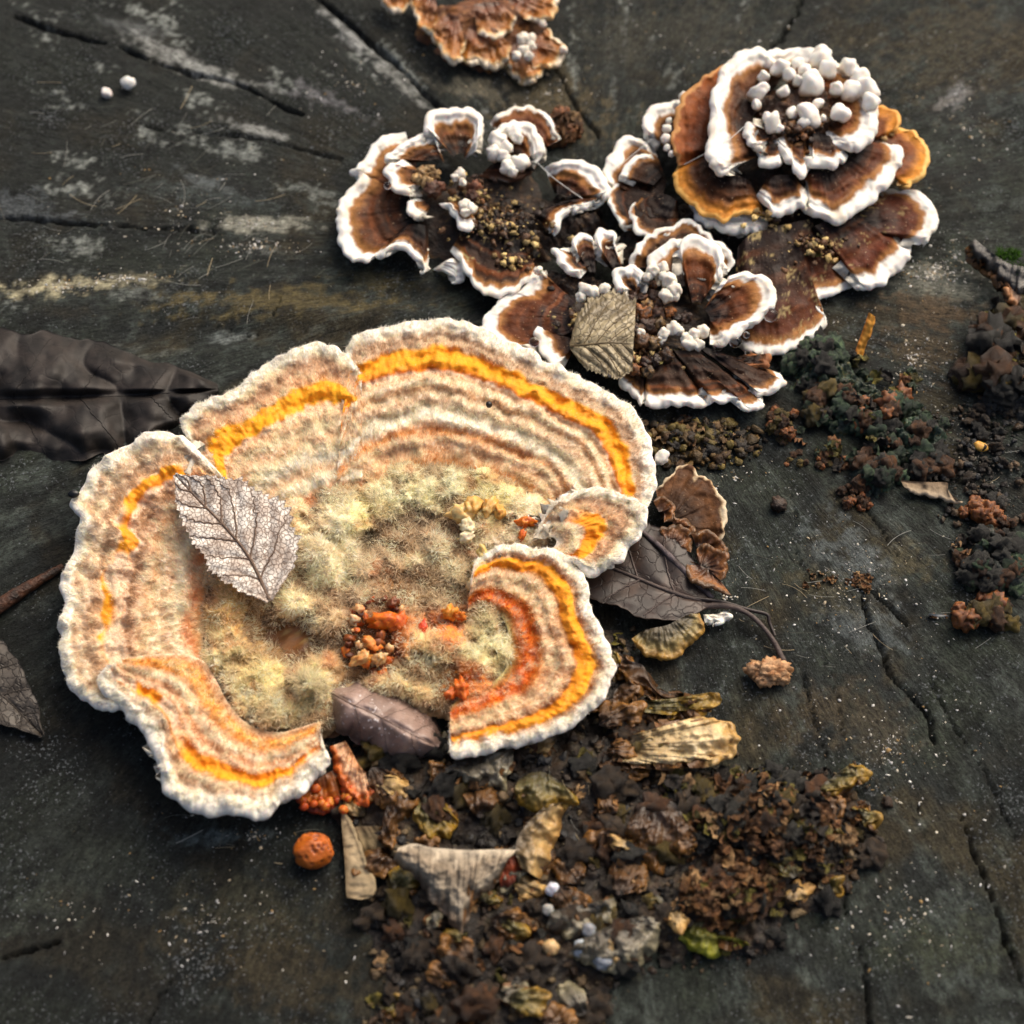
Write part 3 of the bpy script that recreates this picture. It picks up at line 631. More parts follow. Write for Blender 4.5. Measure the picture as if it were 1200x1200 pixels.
for i, (x, y, r_, h_) in enumerate([(680, 275, 26, 56), (715, 265, 24, 58), (660, 300, 20, 52), (735, 310, 32, 56), (755, 345, 32, 54), (730, 370, 30, 52), (760, 370, 22, 50), (720, 300, 22, 56),
                                    (430, 345, 30, 44), (460, 355, 28, 46), (500, 345, 26, 46), (415, 375, 24, 40), (255, 275, 18, 34), (635, 508, 20, 44),
                                    (720, 510, 26, 40), (755, 490, 30, 42), (780, 500, 20, 40), (710, 530, 20, 38), (815, 545, 30, 40), (830, 515, 26, 42), (865, 500, 26, 40), (800, 525, 22, 40), (845, 550, 26, 38)]):
    p = Z('z7', [(x, y)])[0]; blob('nub', mi, p[0], p[1], h_, r_*.30, 760+i, M['white'], 'e6e2d8', amp=.4, f=1.3, amp2=.1, f2=2.6, c2='d6cdbb', tilt=.6)
for i, (x, y, r_) in enumerate([(610, 350, 22), (640, 380, 20), (680, 375, 30), (700, 400, 24), (660, 410, 30), (640, 440, 40), (690, 440, 34), (660, 480, 36), (620, 500, 34), (700, 470, 26), (740, 430, 24), (800, 450, 24), (770, 455, 20),
                                (640, 540, 34), (680, 545, 30), (610, 640, 24), (650, 620, 26), (690, 610, 24), (730, 590, 26), (660, 650, 22), (680, 330, 16), (600, 380, 22)]):
    p = Z('z7', [(x, y)])[0]; blob('nodule', mi, p[0], p[1], 36, r_*.31, 800+i, M['crust'], ['8a5426', '4a2c1a', '3a251a', '6e4a2a', '9c7a4c'][i % 5], amp=.5, f=1.8, amp2=.3, f2=5, c2='2b1c13')
# bottom caps
tail(mi, 'z7', [(490, 665), (530, 650), (560, 700), (600, 735), (635, 770), (660, 740)], [(600, 600), (630, 600), (660, 610)], 22, 30, rim=9, tan=7, r=4, body='4a3120')
tail(mi, 'z7', [(650, 745), (655, 775), (720, 782), (790, 778), (850, 785), (890, 770)], [(640, 590), (680, 580), (730, 580), (770, 580)], 22, 34, rim=12, tan=8, r=4.5, body='4b3222', deep='2b1d15', rough=4)
tail(mi, 'z7', [(880, 775), (930, 765), (980, 760), (1030, 782), (1075, 795), (1098, 765), (1080, 730)], [(740, 570), (780, 570), (820, 570), (860, 580)], 20, 36, rim=9, tan=9, r=4, body='4b3222', deep='2b1d15', rough=4)
tail(mi, 'z7', [(1040, 705), (1070, 735), (1120, 732), (1165, 710), (1182, 680), (1150, 655)], [(840, 560), (870, 560), (900, 565)], 22, 34, rim=8, tan=8, r=3.5, body='4a2d1b', rough=3)
tail(mi, 'z7', [(1000, 640), (1060, 640), (1110, 630), (1122, 600), (1100, 575), (1040, 575)], [(960, 590), (970, 600), (980, 600)], 26, 26, rim=1, tan=10, r=5, rimc='9a643c', tanc='8a5836', body='3a2820')
adopt(mi)
# ------------------------------------------------------------------ the large felted bracket fungus
big = thing('bracket_fungus', 'large felted bracket fungus banded orange and cream with a pale lobed margin', 'fungus', G(420, 700))
hair_rng = np.random.RandomState(5)
def fuzz(name, parent, root, nor, flow, length, width, col, up=0.6, fl=0.7, rnd=0.35, clump=0.7, cf=1/(9*U), seed=0, droop=0.4):
    n_ = len(root); r = hair_rng.normal(size=(n_, 3))
    cl = np.stack([noise(root, cf, seed+k) for k in range(3)], -1)
    d = nrm(nor*up+flow*fl+r*rnd+cl*clump)
    dn = (d*nor).sum(-1); d = nrm(d+nor*np.clip(0.12-dn, 0, None)[:, None])
    L_ = (length*U)[:, None] if np.ndim(length) else length*U
    side = nrm(np.cross(d, nrm(hair_rng.normal(size=(n_, 3)))))*(width*U)
    d2 = nrm(d+flow*droop*0.6+r*0.15)
    mid = root+d*L_*0.55; tip = mid+d2*L_*0.5
    V = np.stack([root-side, root+side, mid+side*0.75, mid-side*0.75, tip], 1).reshape(-1, 3)
    i = np.arange(n_)[:, None]*5
    C_ = np.repeat(col[:, None], 5, 1).reshape(-1, 3)
    o = mesh(name, V, [i+np.array([[0, 1, 2, 3]]), i+np.array([[3, 2, 4]])], M['fuzz'], parent, C_, smooth=False)
    o['kind'] = 'stuff'
    return o
def bil(A, y, x):
    y0 = np.clip(y.astype(int), 0, A.shape[0]-2); x0 = np.clip(x.astype(int), 0, A.shape[1]-2)
    fy = (y-y0)[:, None]; fx = (x-x0)[:, None]
    A3 = A if A.ndim == 3 else A[..., None]
    r = A3[y0, x0]*(1-fy)*(1-fx)+A3[y0, x0+1]*(1-fy)*fx+A3[y0+1, x0]*fy*(1-fx)+A3[y0+1, x0+1]*fy*fx
    return r if A.ndim == 3 else r[:, 0]

W1, CR, TP, TN, OR, DO, PK, GRN = 'efe8dc', 'ecdcc4', 'bfa386', 'd8b68e', 'f0a010', 'd87a10', 'e8cdb0', 'c4bc88'
def big_lobe(outer, inner, ho, hi, stops, seed, N, Mr, hairs, ormask=None, band=(0.2, 0.3), warp=0.02, wpx=9, cream=1.0, **kw):
    kw.setdefault('scallop', 5.0); kw.setdefault('sf', 0.055); kw.setdefault('rough', 6.0); kw.setdefault('streak', 0.9)
    kw.setdefault('bulge', 0.45); kw.setdefault('wave', 5.0); kw.setdefault('wf', 0.02); kw.setdefault('ridges', 2.4); kw.setdefault('nridge', 5)
    g = lobe_grid(outer, inner, ho, hi, N, Mr, kw.pop('r', 7.5)*.85, seed, under=0.5, **kw)
    q = g['q']
    wob = warp*(noise(q, 0.03, seed+20)+0.6*noise(q, 0.09, seed+21)+0.12*noise(q, 0.3, seed+22))
    def tcol(t, q_, s_):
        c = stops_col(t, stops)
        return c
    te = np.clip(g['t']+wob*sstep(0.0, 0.12, g['t']), 0, 1)
    c = tcol(te, q, g['s'])
    inb = sstep(band[0]-0.015, band[0]+0.015, te)*sstep(band[1]+0.02, band[1]-0.01, te)
    if ormask is not None:
        mk = ormask(g['s']/g['L'], q)
        c = mixc(c, lin(PK)*(0.85+0.3*noise(q, 0.1, seed+30))[..., None], inb*(1-mk)); inb = inb*mk
    pat = noise(q, 0.06, seed+23); fine_ = noise(q, 0.25, seed+24)
    c = mixc(c, lin(CR), sstep(0.15, 0.8, pat+0.5*fine_)*0.5*(1-inb)*cream)
    c = mixc(c, lin('a07c5a'), sstep(0.25, 0.9, -pat+0.3*fine_)*0.12*(1-inb)*sstep(0.03, 0.12, g['t']))
    c = mixc(c, lin(W1), sstep(wpx*2.2, wpx*0.4, g['d']+5*fine_+6*pat))
    c = mixc(c, lin('e0860a'), inb*sstep(0.1, 0.6, noise(v3(g['s']*0.06, te*12), 1, seed+25))*0.6)
    c = np.clip(c*(1+0.12*fine_)[..., None], 0.01, 0.9)
    lb, mg = lobe_mesh(g, big, M['cap'], M['margin'], lambda _g: c, wpx*1.3, 'ddd3c0')
    # felt of hairs, thin on the orange band
    ar = np.linalg.norm(np.cross(np.gradient(g['W'], axis=0), np.gradient(g['W'], axis=1)), axis=-1)
    dens = ar*(1-0.975*inb)*(0.7+0.3*sstep(-0.3, 0.4, pat))
    hairs = int(hairs*1.4)
    pr = dens[:-1, :-1].ravel(); pr = pr/pr.sum()
    idx = hair_rng.choice(len(pr), hairs, p=pr)
    y = idx//(N-1)+hair_rng.rand(hairs); x = idx % (N-1)+hair_rng.rand(hairs)
    root = bil(g['W'], y, x); nor = nrm(bil(g['n'], y, x)); hc = bil(c, y, x)
    flow = nrm(np.gradient(g['W'], axis=0)); flow = nrm(bil(flow, y, x))
    dd = bil(g['d'], y, x); tt = bil(te, y, x)
    wn = noise(root, 1/(14*U), seed+26)+0.5*noise(root, 1/(5*U), seed+27)
    ring = np.sin(2*pi*kw.get('nridge', 5)*tt)
    hc = mixc(hc, lin('ffecd2'), np.clip(sstep(-0.3, 0.7, wn+0.4*ring)*0.7*cream, 0, 1))
    hc = hc*(0.95+0.4*hair_rng.rand(hairs))[:, None]
    ln = (3.8+4.6*hair_rng.rand(hairs)**1.5)*(0.75+0.25*sstep(6, 34, dd))
    ln = ln*(1-.6*sstep(band[0]-.03, band[0], tt)*sstep(band[1]+.09, band[1]+.05, tt))
    fuzz('fuzz', lb, root, nor, flow, ln, 0.31, np.clip(hc, 0, .92), up=0.42, fl=0.7, rnd=0.34, clump=0.7, cf=1/(6.5*U), seed=seed)
    return g

# back lobe, right of the notch
stA = [(0, W1), (.06, CR), (.10, TP), (.155, TP), (.175, 'd09a4c'), (.19, OR), (.275, 'e99e16'), (.315, DO), (.335, PK), (.36, TN), (.40, CR), (.45, TN), (.49, CR), (.53, TP), (.57, CR), (.64, W1), (.69, PK), (.73, 'dda868'), (.77, TN), (.82, PK), (.88, TN), (.95, 'd8a870'), (1, 'd0bc98')]
big_lobe([(402, 470), (398, 430), (405, 404), (422, 388), (462, 377), (512, 370), (562, 379), (612, 403), (652, 424), (702, 450), (742, 475), (762, 510), (770, 550), (766, 582), (752, 604)],
         [(392, 590), (415, 585), (445, 568), (475, 556), (510, 548), (545, 552), (580, 562), (610, 572), (632, 586), (645, 600), (650, 606)], 46, 30, stA, 301, 400, 105, 30000, dome=8, band=(.18, .32), ridges=2.6, nridge=8)
# back lobe, left of the notch
stA1 = [(0, W1), (.06, CR), (.10, TP), (.18, PK), (.22, TN), (.235, 'd0963c'), (.25, OR), (.355, 'eaa21c'), (.38, PK), (.42, TN), (.5, CR), (.56, PK), (.62, CR), (.7, W1), (.78, PK), (.86, W1), (.93, 'dca06a'), (1, PK)]
big_lobe([(246, 600), (236, 560), (222, 525), (208, 497), (226, 470), (268, 455), (300, 430), (345, 405), (378, 398), (404, 410), (420, 428), (424, 450)],
         [(330, 640), (335, 625), (345, 610), (355, 600), (368, 594), (385, 592), (400, 590), (412, 586), (425, 578)], 48, 32, stA1, 321, 250, 100, 24000, dome=7, band=(.24, .37), ridges=2.0, nridge=5, warp=.03)
# left lobe
stB = [(0, W1), (.05, CR), (.09, TP), (.16, CR), (.22, TP), (.26, TN), (.28, OR), (.385, 'e08d10'), (.41, PK), (.46, 'b08a66'), (.54, PK), (.6, TN), (.66, CR), (.74, PK), (.8, CR), (.88, 'e0b088'), (.95, 'dcac74'), (1, 'd0b890')]
def mB(u, q): return sstep(-0.28, 0.05, noise(q, 0.022, 77))
big_lobe([(262, 560), (236, 528), (208, 506), (170, 506), (130, 526), (104, 550), (83, 582), (92, 606), (84, 634), (76, 660), (66, 684), (74, 706), (64, 735), (67, 768), (77, 802), (100, 822), (135, 832), (180, 822)],
         [(300, 640), (280, 630), (262, 640), (252, 655), (247, 670), (244, 690), (242, 710), (240, 730), (238, 745), (238, 755), (240, 765), (244, 775)], 52, 30, stB, 341, 350, 90, 26000, ormask=mB, band=(.27, .40), dome=6, ridges=2.2, nridge=4, warp=.05, wave=10, wf=.03, r=9)
# lower left lobe, overlapping the left one
stC = [(0, W1), (.10, CR), (.15, TP), (.24, PK), (.28, 'c9882e'), (.31, OR), (.42, 'd9830c'), (.45, 'b98a5c'), (.5, PK), (.56, 'dcb48c'), (.62, CR), (.68, PK), (.73, TN), (.77, 'e8b468'), (.86, 'f0b858'), (.90, 'e2b070'), (.94, TN), (1, PK)]
def mC(u, q): return np.maximum(sstep(.30, .45, u), sstep(.05, .3, noise(q, .03, 78)))
big_lobe([(124, 781), (113, 798), (135, 830), (172, 862), (184, 902), (194, 930), (228, 948), (272, 952), (308, 953), (342, 938), (368, 914), (386, 892), (376, 872)],
         [(150, 771, 60), (172, 768, 57), (196, 766, 55), (222, 768, 51), (240, 776, 44), (248, 788), (256, 802), (264, 818), (276, 835), (290, 848), (308, 856), (330, 858), (350, 853), (366, 848), (376, 846)], 62, 38, stC, 361, 330, 100, 15000, ormask=mC, band=(.295, .435), dome=5, ridges=1.8, nridge=5, r=10, wpx=12)
# lower right lobe
stE = [(0, W1), (.07, CR), (.11, TP), (.16, 'c08a3c'), (.18, OR), (.33, 'd8860c'), (.36, 'b4824e'), (.40, TN), (.46, PK), (.5, TN), (.54, CR), (.58, PK), (.64, TN), (.69, 'dc9848'), (.76, 'e28a34'), (.86, 'dc7a28'), (.94, 'cc9858'), (1, GRN)]
big_lobe([(552, 676), (560, 650), (585, 636), (620, 637), (655, 645), (682, 668), (692, 700), (704, 730), (717, 760), (721, 792), (706, 822), (676, 846), (640, 866), (600, 876), (560, 881), (530, 885), (526, 860)],
         [(548, 716), (556, 712), (566, 712), (578, 716), (588, 724), (594, 735), (597, 750), (597, 765), (594, 780), (586, 792), (574, 802), (560, 808), (545, 814), (534, 822), (528, 832)], 58, 40, stE, 381, 360, 90, 15000, dome=6, band=(.175, .345), ridges=2.0, nridge=5, r=8)
# small right lobe
stD = [(0, W1), (.12, CR), (.2, TP), (.3, PK), (.36, TN), (.42, OR), (.62, 'd8860c'), (.66, PK), (.75, CR), (.85, PK), (1, W1)]
def mD(u, q): return sstep(.25, .45, u)*sstep(.95, .8, u)
big_lobe([(630, 622), (642, 594), (664, 575), (702, 568), (740, 580), (758, 596), (752, 624), (734, 648), (716, 664), (696, 670), (676, 660), (650, 655)],
         [(618, 640), (622, 636), (630, 632), (640, 630), (648, 630), (652, 634), (650, 640), (642, 646)], 62, 46, stD, 401, 200, 60, 7000, ormask=mD, band=(.40, .65), dome=4, ridges=1.0, nridge=3, r=7)

# ---- shaggy middle, one rough cushion under the hair
gxs = np.arange(222, 662, 2.2); gys = np.arange(532, 872, 2.2)
CX, CY = np.meshgrid(gxs, gys)
cq = v3(CX, CY, 3.0)
SPOT = [  # x, y, radius, height, colour, hair length, hair amount
    (272, 715, 38, 10, 'cfa868', 10, 1), (262, 765, 26, 6, 'cbb988', 11, 1), (305, 795, 34, 8, 'd2bf86', 12, 1), (335, 828, 30, 8, 'b3a57a', 12, 1), (362, 800, 22, 20, 'b9b184', 17, 1.4),
    (345, 748, 30, -26, '6b5236', 9, .6), (315, 750, 24, -8, '9a7c50', 10, .8), (380, 650, 40, 15, 'e0d2b2', 13, 1.2), (355, 700, 34, 10, 'd8c29c', 13, 1.2), (415, 690, 36, 13, 'dfcaa8', 14, 1.2), (395, 610, 34, 8, 'd6c7a8', 10, 1),
    (415, 608, 26, 8, 'cfc48c', 11, 1), (470, 582, 36, 12, 'd2cba4', 12, 1.1), (520, 572, 36, 10, 'cdc7a2', 12, 1), (570, 578, 34, 6, 'cfc38c', 11, 1), (620, 610, 30, 4, 'd2bfa2', 11, 1), (480, 612, 34, 2, 'a8967a', 11, 1),
    (455, 640, 34, 4, 'a89070', 13, 1), (500, 650, 34, 8, 'b8a888', 14, 1), (432, 632, 18, -16, '4e4028', 8, .5), (540, 620, 28, 2, 'a88f72', 10, 1), (585, 655, 28, 2, 'd9ccb6', 10, 1), (520, 690, 32, 6, 'ab9c78', 13, 1),
    (470, 690, 30, 4, '9c7c54', 13, 1), (440, 735, 42, 0, '8a4c22', 6, .25), (472, 755, 30, 2, 'a8602a', 8, .5), (500, 765, 36, 12, 'ceb884', 14, 1.2), (480, 790, 30, 8, 'c2a878', 14, 1.2), (525, 735, 32, 6, 'c8702c', 8, .6),
    (570, 760, 34, 12, 'c6bf94', 11, 1.2), (560, 735, 20, 8, '9d9468', 11, 1), (545, 795, 28, 6, 'd07a2c', 8, .6), (400, 745, 24, -6, '7a5c3a', 13, 1), (380, 720, 24, 8, 'd0ba94', 14, 1.2), (410, 780, 20, -10, '8a6a44', 8, .5),
    (575, 765, 8, -10, '5a3c22', 4, .3), (552, 753, 6, -8, '6a4a2a', 4, .3), (330, 590, 40, 2, 'd4bb98', 10, 1), (230, 640, 40, 0, 'c2a27c', 9, .8)]
wsum = np.full(CX.shape, 0.02); cc = np.empty(CX.shape+(3,)); cc[:] = lin('b89c74')*0.02; hh = np.full(CX.shape, 33.0); hl = np.full(CX.shape, 10*0.02); ha = np.full(CX.shape, .02)
wx = CX+5*noise(cq, 0.06, 90)+3*noise(cq, .17, 91); wy = CY+5*noise(cq, 0.06, 92)+3*noise(cq, .17, 93)
for x, y, r_, h_, c_, l_, a_ in SPOT:
    k = np.exp(-((wx-x)**2+(wy-y)**2)/(r_*0.75)**2)
    hh += h_*np.exp(-((wx-x)**2+(wy-y)**2)/(r_*0.8)**2); kk = k**2/(r_/30)
    wsum += kk; cc += kk[..., None]*lin(c_); hl += kk*l_; ha += kk*a_
cc /= wsum[..., None]; hl /= wsum; ha /= wsum
hh += 6*fbm(cq, 0.038, 94, 3)
# woolly pompons crowding the middle
jx = 7*noise(cq, .09, 101)+3*noise(cq, .25, 102); jy = 7*noise(cq, .09, 103)+3*noise(cq, .25, 104)
rp = np.random.RandomState(17); ball = np.zeros(CX.shape); bcol = np.ones(CX.shape); pad_ = 0
BALLS = [(362, 800, 21, 1.1)]
while len(BALLS) < 150:
    x, y = rp.uniform(235, 640), rp.uniform(545, 850)
    if abs(x-345) < 34 and abs(y-748) < 30: continue
    if abs(x-442) < 34 and abs(y-742) < 40: continue
    BALLS.append((x, y, rp.uniform(6, 23), rp.uniform(.4, 1.1)))
for i, (x, y, r_, k_) in enumerate(BALLS):
    q_ = ((wx-x+jx)**2+((wy-y+jy)*1.1)**2)/(r_*1.1)**2
    hb = r_*k_*np.sqrt(np.clip(1-q_, 0, 1)); up_ = hb > ball
    ball = np.maximum(ball, hb); bcol = np.where(up_, [.8, .95, 1.1, 1.25, 1.0][i % 5], bcol)
hh += ball*.78-3
cc = cc*bcol[..., None]
cc = mixc(cc, lin('b0682c'), sstep(.25, .75, noise(cq, .035, 105)+.4*noise(cq, .1, 106))*.55)
cc = mixc(cc, lin('6e4f2c'), sstep(3.5, 0.0, ball)*.65)              # darker brown in the gaps between the pompons
hh += 2.2*noise(cq, 0.16, 95)
poly = np.array([(236, 680), (250, 640), (300, 600), (350, 575), (420, 552), (510, 540), (600, 555), (650, 600), (655, 650), (612, 720), (612, 790), (540, 830), (470, 812), (402, 800), (392, 840), (340, 862), (290, 858), (250, 800), (232, 740)], float)
pc = spline(np.vstack([poly, poly[:1]]), 160)[0]
def inpoly(x, y, P):
    r = np.zeros(x.shape, bool); j = len(P)-1
    for i in range(len(P)):
        cnd = ((P[i, 1] > y) != (P[j, 1] > y)) & (x < (P[j, 0]-P[i, 0])*(y-P[i, 1])/(P[j, 1]-P[i, 1]+1e-12)+P[i, 0]); r ^= cnd; j = i
    return r
dist = seg_dist(CX, CY, pc[::3]); ins = inpoly(CX, CY, pc)
sg = np.where(ins, dist, -dist)
hh = np.where(sg < 10, hh-(10-sg)*0.7, hh)
hh = np.maximum(hh, 2.0)
okv = sg > -16
CW = G(CX, CY, hh)
Qc = quads(*CX.shape); kc = okv.ravel()[Qc].all(1); us = np.unique(Qc[kc]); rm = np.full(CX.size, -1); rm[us] = np.arange(len(us))
ccv = cc*(1+0.35*fbm(cq, .12, 96, 2))[..., None]
cush = mesh('cushion', CW.reshape(-1, 3)[us], rm[Qc[kc]][:, ::-1], M['cap'], big, np.clip(ccv, .01, .9).reshape(-1, 3)[us])
cn = nrm(np.cross(np.gradient(CW, axis=1), np.gradient(CW, axis=0))); cn *= np.sign(cn[..., 2:3])
pr = (ha*(sg > -4))[:-1, :-1].ravel(); pr = pr/pr.sum(); NH = 50000
idx = hair_rng.choice(len(pr), NH, p=pr); y = idx//(CX.shape[1]-1)+hair_rng.rand(NH); x = idx % (CX.shape[1]-1)+hair_rng.rand(NH)
root = bil(CW, y, x); nor = nrm(bil(cn, y, x)); hc = bil(ccv, y, x); ln = bil(hl, y, x)*(0.25+0.5*hair_rng.rand(NH))
slope = nor.copy(); slope[:, 2] = 0
wn = noise(root, 1/(22*U), 97)+.6*noise(root, 1/(7*U), 98)
hc = mixc(hc, lin('f6e8cc'), sstep(-0.35, 0.6, wn)*0.8); hc = mixc(hc, lin('9a7a52'), sstep(0.4, 0.9, -wn)*0.5)
hc = mixc(hc, lin('f4e6cc'), np.full(NH, .4))
hc = np.clip(hc*(1.08+.45*hair_rng.rand(NH))[:, None], .01, .92)
fuzz('fuzz', cush, root, nor, nrm(slope+np.array([0, -.3, 0])), ln, 0.42, hc, up=.9, fl=.2, rnd=.35, clump=.7, cf=1/(8*U), seed=99)
# ---- a closed body under the caps so that they stand on something
mound('stipe', big, 410, 735, 215, 165, 20, 431, M['nodule'], ('6b4420', '8a5a2c', 'b0925a'), rough=4)
# ---- orange and cream knots in the middle
rng = random.Random(3)
for i in range(90):
    a = rng.uniform(0, 2*pi); q_ = rng.random()**.5
    x = 444+42*q_*cos(a); y = 744+48*q_*sin(a); r_ = rng.uniform(2.5, 7)
    c_, d_ = rng.choice([('c8641a', '8a3c12'), ('d87a22', 'b04c14'), ('6a3214', '401c0c'), ('d8b482', 'b0703a'), ('8a4a1e', '5a2a10'), ('e0c8a0', 'c08a52')])
    blob('nodule', big, x, y, 40+rng.uniform(-4, 8)-6*q_, r_, 900+i, M['nodule'], c_, amp=.6, f=1.7, amp2=.5, f2=3.6, c2=d_, sub=2, sq=(1, .8, .7))
for i, (x, y, r_, c_, d_) in enumerate([(540, 602, 13, 'dcc48a', 'cda45e'), (556, 592, 12, 'd8ae62', 'c08a3a'), (574, 594, 12, 'cf9a44', 'd8b87a'), (585, 600, 9, 'd2a050', 'c08a3a'), (548, 616, 10, 'e4dab8', 'd2bc88'), (546, 630, 8, 'e6dcc0', 'd2c090'), (616, 612, 9, 'c0560f', 'd8801c'), (612, 628, 6, 'b84a10', 'd07018'),
                                     (566, 650, 10, 'd6bf80', 'c2a45a'), (564, 666, 10, 'd8c488', 'c09c50'), (556, 682, 9, 'e2d4ae', 'd0b070'), (528, 718, 11, 'd99432', 'c07018'), (540, 722, 8, 'd07a1c', 'b85a10'), (495, 735, 6, 'd84a10', 'b83408'), (540, 806, 11, 'd8701a', 'b85010'), (530, 812, 8, 'c86418', 'b04c10'),
                                     (452, 728, 14, 'dd7414', 'c8540c'), (466, 730, 10, 'd4680f', 'b84a0c'), (435, 755, 9, 'd88a3a', 'c06420'), (425, 772, 10, 'd8a868', 'b87434'), (445, 772, 9, 'e0c090', 'b8823e'), (460, 706, 8, '7a4220', '5a2c14')]):
    blob('nodule', big, x, y, 48, r_, 960+i, M['nodule'], c_, amp=.6, f=1.6, amp2=.4, f2=3.2, c2=d_, sq=(1.1, .8, .65))
# ---- orange torn fragment hanging below the margin (its own hymenium)
def flesh_cols(stops, seed, stre=.35):
    def fn(g):
        n_ = .45*noise(v3(g['s']*0.1, g['t']*2), 1, seed)+.8*fbm(g['q'], .06, seed+1, 3)
        c = stops_col(np.clip(g['t']+.12*n_, 0, 1), stops)
        return np.clip(c*(1+stre*np.clip(n_, -.9, .9))[..., None], .004, .9)
    return fn
adopt(big)
def flesh(parent, zk, outer, inner, ho, hi, stops, seed, mat='remnant', name='lobe', r=4, ucol='6a4a2a', **kw):
    O = Z(zk, outer); I = Z(zk, inner)
    Ln = sum(math.dist(O[i][:2], O[i+1][:2]) for i in range(len(O)-1))
    kw.setdefault('rough', 5); kw.setdefault('streak', 2.5); kw.setdefault('wave', 5); kw.setdefault('wf', .05); kw.setdefault('scallop', 4); kw.setdefault('sf', .11)
    wd_ = np.mean([math.dist(O[len(O)//2][:2], p[:2]) for p in I])
    g = lobe_grid(O, I, ho, hi, int(np.clip(Ln/2, 24, 160)), int(np.clip(wd_/2, 14, 60)), r, seed, **kw)
    return lobe_mesh(g, parent, M[mat], M[mat], flesh_cols(stops, seed), 5, ucol, name, 'margin')
of = thing('fungus_fragment', 'orange torn fungus fragment glistening under the lower left lobe of the large bracket', 'fungus', G(390, 925))
FS = [(0, 'a84a14'), (.2, 'c86a28'), (.4, 'd8aa84'), (.7, 'ccA07a'), (1, 'b0784a')]
flesh(of, 'im', [(386, 875), (392, 905), (405, 930), (425, 945), (438, 935), (432, 918)], [(405, 868), (412, 880), (420, 895), (428, 905)], 24, 34, FS, 1101, mat='nodule', ucol='a8400c')
flesh(of, 'im', [(420, 925), (400, 945), (375, 952), (352, 945), (345, 935)], [(400, 900), (385, 905), (370, 915), (358, 925)], 12, 22, [(0, '7a2a08'), (.3, 'a85a10'), (.6, '8a4a0c'), (1, '5a3008')], 1103, mat='nodule', ucol='7a3008')
for i in range(26):
    x = rng.uniform(345, 436); y = 938+rng.uniform(-16, 12)+(x-390)**2/220*-.6; c_ = rng.choice(['c8641a', 'b85014', 'd88a30', '984010', 'c87424'])
    blob('nodule', of, x, y, 14+rng.uniform(-4, 8), rng.uniform(3, 6), 1200+i, M['nodule'], c_, sub=2, amp=.3, c2='b04010')
adopt(of)
# ------------------------------------------------------------------ old fungi, leaves, wood bits, debris
def tube(name, pts, rad_px, mat, parent, color, n=40, sides=8, taper=None, c2=None, seed=0):
    """round strand through (px, py, h) points"""
    P = spline(pts, n)[0]; Wp = G(P[:, 0], P[:, 1], P[:, 2])
    t = nrm(np.gradient(Wp, axis=0)); a = nrm(np.cross(t, np.array([0.13, .2, 1.]))); b = np.cross(t, a)
    s = np.linspace(0, 1, n); rr_ = rad_px*U*(np.interp(s, np.linspace(0, 1, len(taper)), taper) if taper else np.ones(n))
    rr_ = rr_*(1+.12*noise(v3(s*14, seed), 1, seed))
    th_ = np.linspace(0, 2*pi, sides, endpoint=False)
    V = Wp[:, None]+(a[:, None]*np.cos(th_)[None, :, None]+b[:, None]*np.sin(th_)[None, :, None])*rr_[:, None, None]
    c = mixc(np.broadcast_to(lin(color), V.shape), lin(c2 or color), sstep(-.3, .4, noise(V, 700, seed)))
    return mesh(name, V.reshape(-1, 3), quads(n, sides, True), mat, parent, c.reshape(-1, 3))

